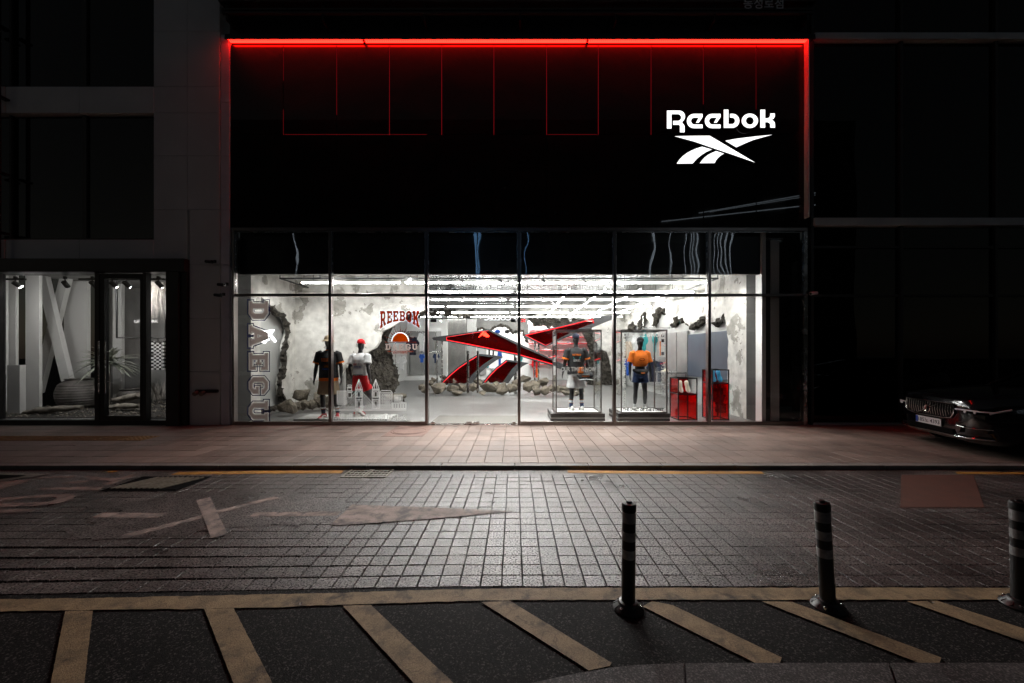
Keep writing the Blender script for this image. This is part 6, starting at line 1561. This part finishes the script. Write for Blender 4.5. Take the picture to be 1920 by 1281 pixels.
MB().prism([(690+72*math.cos(PI*k/24), 495-78*math.sin(PI*k/24)) for k in range(25)], lambda p: q2(*p), lambda p: q2(*p)+Vector((0,-.002,0))).build('half_sun', M['decal_sun'], t)
mb = MB(); n = 24
mb.add([q2(690+r*math.cos(PI*k/n), 495-r*1.07*math.sin(PI*k/n))+Vector((0,-.001,0)) for r in (73,82) for k in range(n+1)], [(k,k+1,k+n+2,k+n+1) for k in range(n)]); mb.build('sun_ring', M['decal_white'], t, fix=False)
for k in range(15):
    a = PI*(k+.5)/15; L = (150 if k % 2 else 118); r0 = 86
    MB().prism([(690+r0*math.cos(a-.045), 495-r0*math.sin(a-.045)), (690+r0*math.cos(a+.045), 495-r0*math.sin(a+.045)), (690+L*math.cos(a), 495-L*math.sin(a))], lambda p: q2(*p), lambda p: q2(*p)+Vector((0,-.002,0))).build('ray', M['decal_rust'], t)
for yy in (497, 504): MB().prism([(548,yy),(838,yy),(838,yy+3),(548,yy+3)], lambda p: q2(*p), lambda p: q2(*p)+Vector((0,-.002,0))).build('rule', M['decal_rust'], t)
x = 552
for ch in 'DAEGU':
    outer, hol = SLAB[ch]; W0 = max(p[0] for p in outer); mp = lambda p: q2(x+48*p[0]/W0, 572-55*p[1])
    MB().prism(outer, mp, lambda p: mp(p)+Vector((0,-.002,0)), hol).build('letter', M['decal_grey'], t); x += 62
for i, (s_, y) in enumerate((('THE SPORT OF DONGSEONGNO', 592), ('SINCE REEBOK', 606))):
    w = (240, 140)[i]; text_on(s_, lambda u, v: q2(690-w/2, y)+Vector((u, 0, v)), w=w/4.925/88.37, h=.026, bold=.02).build('small_lettering', M['decal_rust'], t, fix=False)
# white line drawing of the city
t = thing('city_line_decal', 'white line drawing of spires, blocks and a bridge along the window foot', 'window decal', tuple(q2(420, 1235)))
def strokes(segs, name, wpx=4.5):
    mb = MB()
    for (x0,y0),(x1,y1) in segs:
        a = q2(x0,y0); b = q2(x1,y1); d = (b-a); 
        if d.length < 1e-6: continue
        n_ = Vector((-d.z,0,d.x)).normalized()*(wpx/4.925/88.37/2); mb.add([a-n_,b-n_,b+n_,a+n_], [(0,1,2,3)])
    return mb.build(name, M['decal_white'], t, fix=False)
def rect(x0,y0,x1,y1): return [((x0,y0),(x1,y0)),((x1,y0),(x1,y1)),((x1,y1),(x0,y1)),((x0,y1),(x0,y0))]
def poly_s(*p): return list(zip(p, p[1:]))
for xc in (307, 462):
    sg_ = poly_s((xc-32,935),(xc,842),(xc+33,935),(xc-32,935))+poly_s((xc-14,935),(xc,850),(xc+14,935))+rect(xc-32,938,xc+33,1118)+rect(xc-24,948,xc+25,1010)+rect(xc-14,960,xc+14,1008)+rect(xc-24,1030,xc+25,1112)+rect(xc-14,1045,xc+14,1110)
    strokes(sg_, 'spire')
sg_ = rect(500,965,615,1118)+poly_s((500,965),(515,948),(600,948),(615,965))
for i in range(5):
    for j in range(5): sg_ += rect(508+i*21, 978+j*27, 523+i*21, 996+j*27)
strokes(sg_, 'tower_block', 4)
sg_ = rect(105,952,195,1075)
for i in range(4):
    for j in range(6): sg_ += rect(110+i*21, 958+j*19, 124+i*21, 970+j*19)
strokes(sg_, 'block', 4)
strokes(poly_s((198,920),(245,920))+rect(205,898,238,912)+rect(202,924,240,950)+poly_s((192,955),(250,955),(243,965),(200,965))+rect(205,968,238,1015), 'pagoda')
sg_ = []
for k in range(6): sg_ += poly_s((130+k*24,1116),(290,950+k*26)); sg_ += poly_s((480-k*24,1116),(325,950+k*26))
sg_ += poly_s((70,1122),(745,1122))+poly_s((70,1134),(745,1134))
strokes(sg_, 'bridge', 4.5)
sg_ = rect(632,990,708,1050)+poly_s((632,1000),(708,1000))+rect(620,1060,745,1118)
for k in range(5): sg_ += rect(640+k*13,1008,646+k*13,1044); sg_ += rect(626+k*24,1066,642+k*24,1112)
strokes(sg_, 'hall', 3.5)
sg_ = []; rq = random.Random(9)
for k in range(27):
    a = 72+k*25; h = rq.uniform(20,70); sg_ += rect(a, 1228-h, a+20, 1228)
    for j in range(int(h//14)): sg_ += poly_s((a+4,1224-j*14),(a+16,1224-j*14))
strokes(sg_, 'street_row', 3.5)
# ================================================================== PARKED CAR
heading = math.atan2(.22, -.976)
car = thing('parked_car', 'black saloon car parked on the pavement with a slatted chrome grille', 'car', (6.83, 6.55, SW), heading)
# local: +x forward with the nose at x = 0, +y = left (towards the street)
def csec(s, w, zb, zt, sh=.62):
    pts = [(0,zb),(w*.82,zb),(w*.97,zb+.08),(w,zb+.22),(w,zb+(zt-zb)*sh),(w*.965,zb+(zt-zb)*.80),(w*.86,zt-.03),(w*.62,zt),(0,zt+.015)]
    L = [Vector((-s, y, z)) for y, z in pts]; R_ = [Vector((-s, -y, z)) for y, z in pts[1:-1]][::-1]
    return L+R_
secs = [(.0,.50,.25,.80),(.03,.66,.22,.825),(.10,.80,.19,.85),(.25,.885,.17,.875),(.5,.925,.165,.90),(.9,.935,.165,.935),(1.3,.94,.17,.965),(1.6,.94,.17,.99),(2.4,.94,.17,1.0),(3.4,.94,.17,1.02),(4.2,.93,.18,1.04),(4.7,.89,.22,1.03),(4.9,.80,.30,1.0),(4.95,.6,.42,.9)]
MB().loft([csec(*s) for s in secs]).build('body', M['car_paint'], car, smooth=35, local=True)
def gsec(s, w0, w1, z0, z1):
    pts = [(w0,z0),(w0*.55+w1*.45,z0+(z1-z0)*.5),(w1,z1-.05),(w1*.7,z1-.005),(0,z1)]
    return [Vector((-s,y,z)) for y,z in pts]+[Vector((-s,-y,z)) for y,z in pts[:-1]][::-1]
MB().loft([gsec(1.35,.80,.80,.95,.985), gsec(1.75,.82,.72,.96,1.20), gsec(2.15,.84,.64,.96,1.37), gsec(2.6,.85,.62,.97,1.425), gsec(3.3,.85,.62,.98,1.43), gsec(3.9,.84,.60,.99,1.34), gsec(4.5,.80,.68,1.0,1.08)]).build('cabin_glass', M['car_glass'], car, smooth=35, local=True)
MB().loft([gsec(2.25,.655,.61,1.36,1.39), gsec(2.6,.65,.60,1.38,1.436), gsec(3.3,.65,.60,1.39,1.442), gsec(3.75,.64,.58,1.34,1.38)]).build('roof', M['car_paint'], car, smooth=35, local=True)
for s in (-1,1):
    MB().tube([(-1.40,s*.79,.97),(-1.8,s*.735,1.19),(-2.2,s*.665,1.365)], .03, 8).build('pillar', M['car_paint'], car, local=True)
    MB().tube([(-4.45,s*.78,1.03),(-3.95,s*.66,1.29),(-3.6,s*.62,1.37)], .035, 8).build('pillar', M['car_paint'], car, local=True)
    MB().sphere((-1.75,s*1.0,1.02), (.06,.11,.08), 12, 8).build('mirror', M['car_paint'], car, smooth=True, local=True)
# bonnet crease lines
for s in (-1,1): MB().tube([(-.12,s*.50,.838),(-.5,s*.60,.905),(-1.3,s*.70,.966)], .006, 6).build('bonnet_crease', M['car_paint'], car, local=True)
# nose: x of the front skin at half width y
def nose(y):
    y = abs(y)
    tab = [(0,.018),(.5,.012),(.66,-.03),(.80,-.10),(.885,-.25),(.925,-.5)]
    for (a,b),(c,d) in zip(tab, tab[1:]):
        if a <= y <= c: return b+(d-b)*(y-a)/(c-a)
    return tab[-1][1]
gr = MB().prism([(y, z) for y, z in ((-.475,.745),(-.49,.60),(-.44,.53),(-.30,.505),(.30,.505),(.44,.53),(.49,.60),(.475,.745))], lambda p: Vector((.016,p[0],p[1])), lambda p: Vector((.0,p[0],p[1]))).build('grille', M['car_black'], car, local=True)
gp = list(((-.475,.745),(-.49,.60),(-.44,.53),(-.30,.505),(.30,.505),(.44,.53),(.49,.60),(.475,.745)))
MB().tube([Vector((.026,y,z)) for y,z in gp+gp[:1]], .009, 8).build('grille_frame', M['chrome'], gr, local=True)
for k in range(19):
    y = -.45+.05*k; MB().tube([(.020,y,.53 if abs(y) < .40 else .57),(.036,y,.63),(.026,y,.725)], .0042, 6).build('slat', M['chrome'], gr, local=True)
MB().lathe((0,0,0), [(.058,0),(.066,.004),(.058,.010),(.052,.006)], 24).build('emblem_ring', M['chrome'], gr, smooth=40, local=True).matrix_local = Matrix.Translation((.038,0,.615)) @ Matrix.Rotation(PI/2, 4, 'Y')
MB().box(.036,.042,-.05,.05,.605,.625).build('emblem_bar', M['plate_blue'], gr, local=True)
MB().bar((.036,-.22,.52),(.036,.20,.705), .012, .006).build('emblem_sash', M['chrome'], gr, local=True)
pl = MB().box(.020,.030,-.26,.26,.36,.47, bev=.003).build('number_plate', M['plate_white'], car, local=True)
MB().box(.0305,.032,.205,.255,.365,.465).build('blue_field', M['plate_blue'], pl, local=True)     # at the viewer's left is the car's right (-y)
pl.children[0].location.y = -.46
text_on('185노 4393', lambda u, v: Vector((.0325, -.195+u, .385+v)), w=.43, h=.066, bold=.006).build('plate_lettering', M['ink'], pl, local=True, fix=False)
# headlamps
for s in (-1,1):
    ys_ = [.52,.60,.68,.76,.83,.88]; top_ = [.685,.69,.695,.70,.71,.72]; bot_ = [.66,.645,.63,.62,.615,.63]
    vs = []
    for y, a, b in zip(ys_, top_, bot_): vs += [Vector((nose(y)+.012, s*y, a)), Vector((nose(y)+.016, s*y, b)), Vector((nose(y)-.05, s*y*.97, b)), Vector((nose(y)-.05, s*y*.97, a))]
    h = MB().loft([vs[4*i:4*i+4] for i in range(6)]).build('headlight', M['car_glass'], car, local=True)
    MB().tube([Vector((nose(y)+.020, s*y, z)) for y, z in ((.52,.672),(.62,.672),(.72,.668),(.80,.664),(.86,.665))], .010, 8).build('lamp_bar', M['headlamp'], h, local=True)
    MB().tube([Vector((nose(y)+.018, s*y, z)) for y, z in ((.84,.636),(.86,.66),(.89,.69),(.905,.715))], .013, 8).build('lamp_hook', M['headlamp'], h, local=True)
    for y in (.64, .74): MB().lathe((0,0,0), [(.022,0),(.018,.006),(0,.008)], 12).build('lamp_lens', M['headlamp'], h, local=True).matrix_local = Matrix.Translation((nose(y)+.016, s*y, .645)) @ Matrix.Rotation(PI/2, 4, 'Y')
    # lower intake with chrome blade
    MB().prism([(.56,.33),(.84,.36),(.86,.48),(.60,.44)], lambda p: Vector((nose(p[0])+.012, s*p[0], p[1])), lambda p: Vector((nose(p[0])-.02, s*p[0], p[1]))).build('side_intake', M['car_black'], car, local=True)
    MB().tube([Vector((nose(y)+.024, s*y, z)) for y, z in ((.54,.43),(.64,.415),(.76,.41),(.86,.415))], .007, 8).build('intake_trim', M['chrome'], car, local=True)
MB().prism([(-.48,.28),(.48,.28),(.46,.35),(-.46,.35)], lambda p: Vector((.024,p[0],p[1])), lambda p: Vector((.0,p[0],p[1]))).build('lower_intake', M['car_black'], car, local=True)
MB().tube([Vector((nose(y)+.02, y, .262 if abs(y) < .7 else .268)) for y in [-.87+.087*k for k in range(21)]], .012, 8).build('chrome_lip', M['chrome'], car, smooth=True, local=True)
# wheels
for s in (-1,1):
    for xw in (-.86, -3.80):
        w = MB().lathe((0,0,0), [(.20,-.11),(.325,-.105),(.342,-.08),(.345,0),(.342,.08),(.325,.105),(.24,.11)], 40).build('wheel', M['tyre'], car, smooth=40, local=True)
        w.matrix_local = Matrix.Translation((xw, s*.845, .345)) @ Matrix.Rotation(-s*PI/2, 4, 'X')
        MB().lathe((0,0,0), [(.25,.085),(.25,.108),(.235,.112),(.225,.09),(.02,.03)], 40).build('rim', M['alloy'], w, smooth=40, local=True)
        for k in range(10):
            a = 2*PI*k/10; MB().bar((.03*math.cos(a),.03*math.sin(a),.095),(.232*math.cos(a+.10),.232*math.sin(a+.10),.105), .022, .02, up=(0,0,1)).build('spoke', M['alloy'], w, local=True)
        MB().lathe((0,0,0), [(.04,.08),(.04,.115),(0,.118)], 16).build('hub_cap', M['alloy'], w, local=True)
        MB().lathe((0,0,0), [(.352,-.05),(.385,-.05),(.385,.098),(.375,.104),(.352,.10)], 40).build('wheel_arch', M['car_black'], car, smooth=40, local=True).matrix_local = Matrix.Translation((xw, s*.845, .355)) @ Matrix.Rotation(-s*PI/2, 4, 'X')
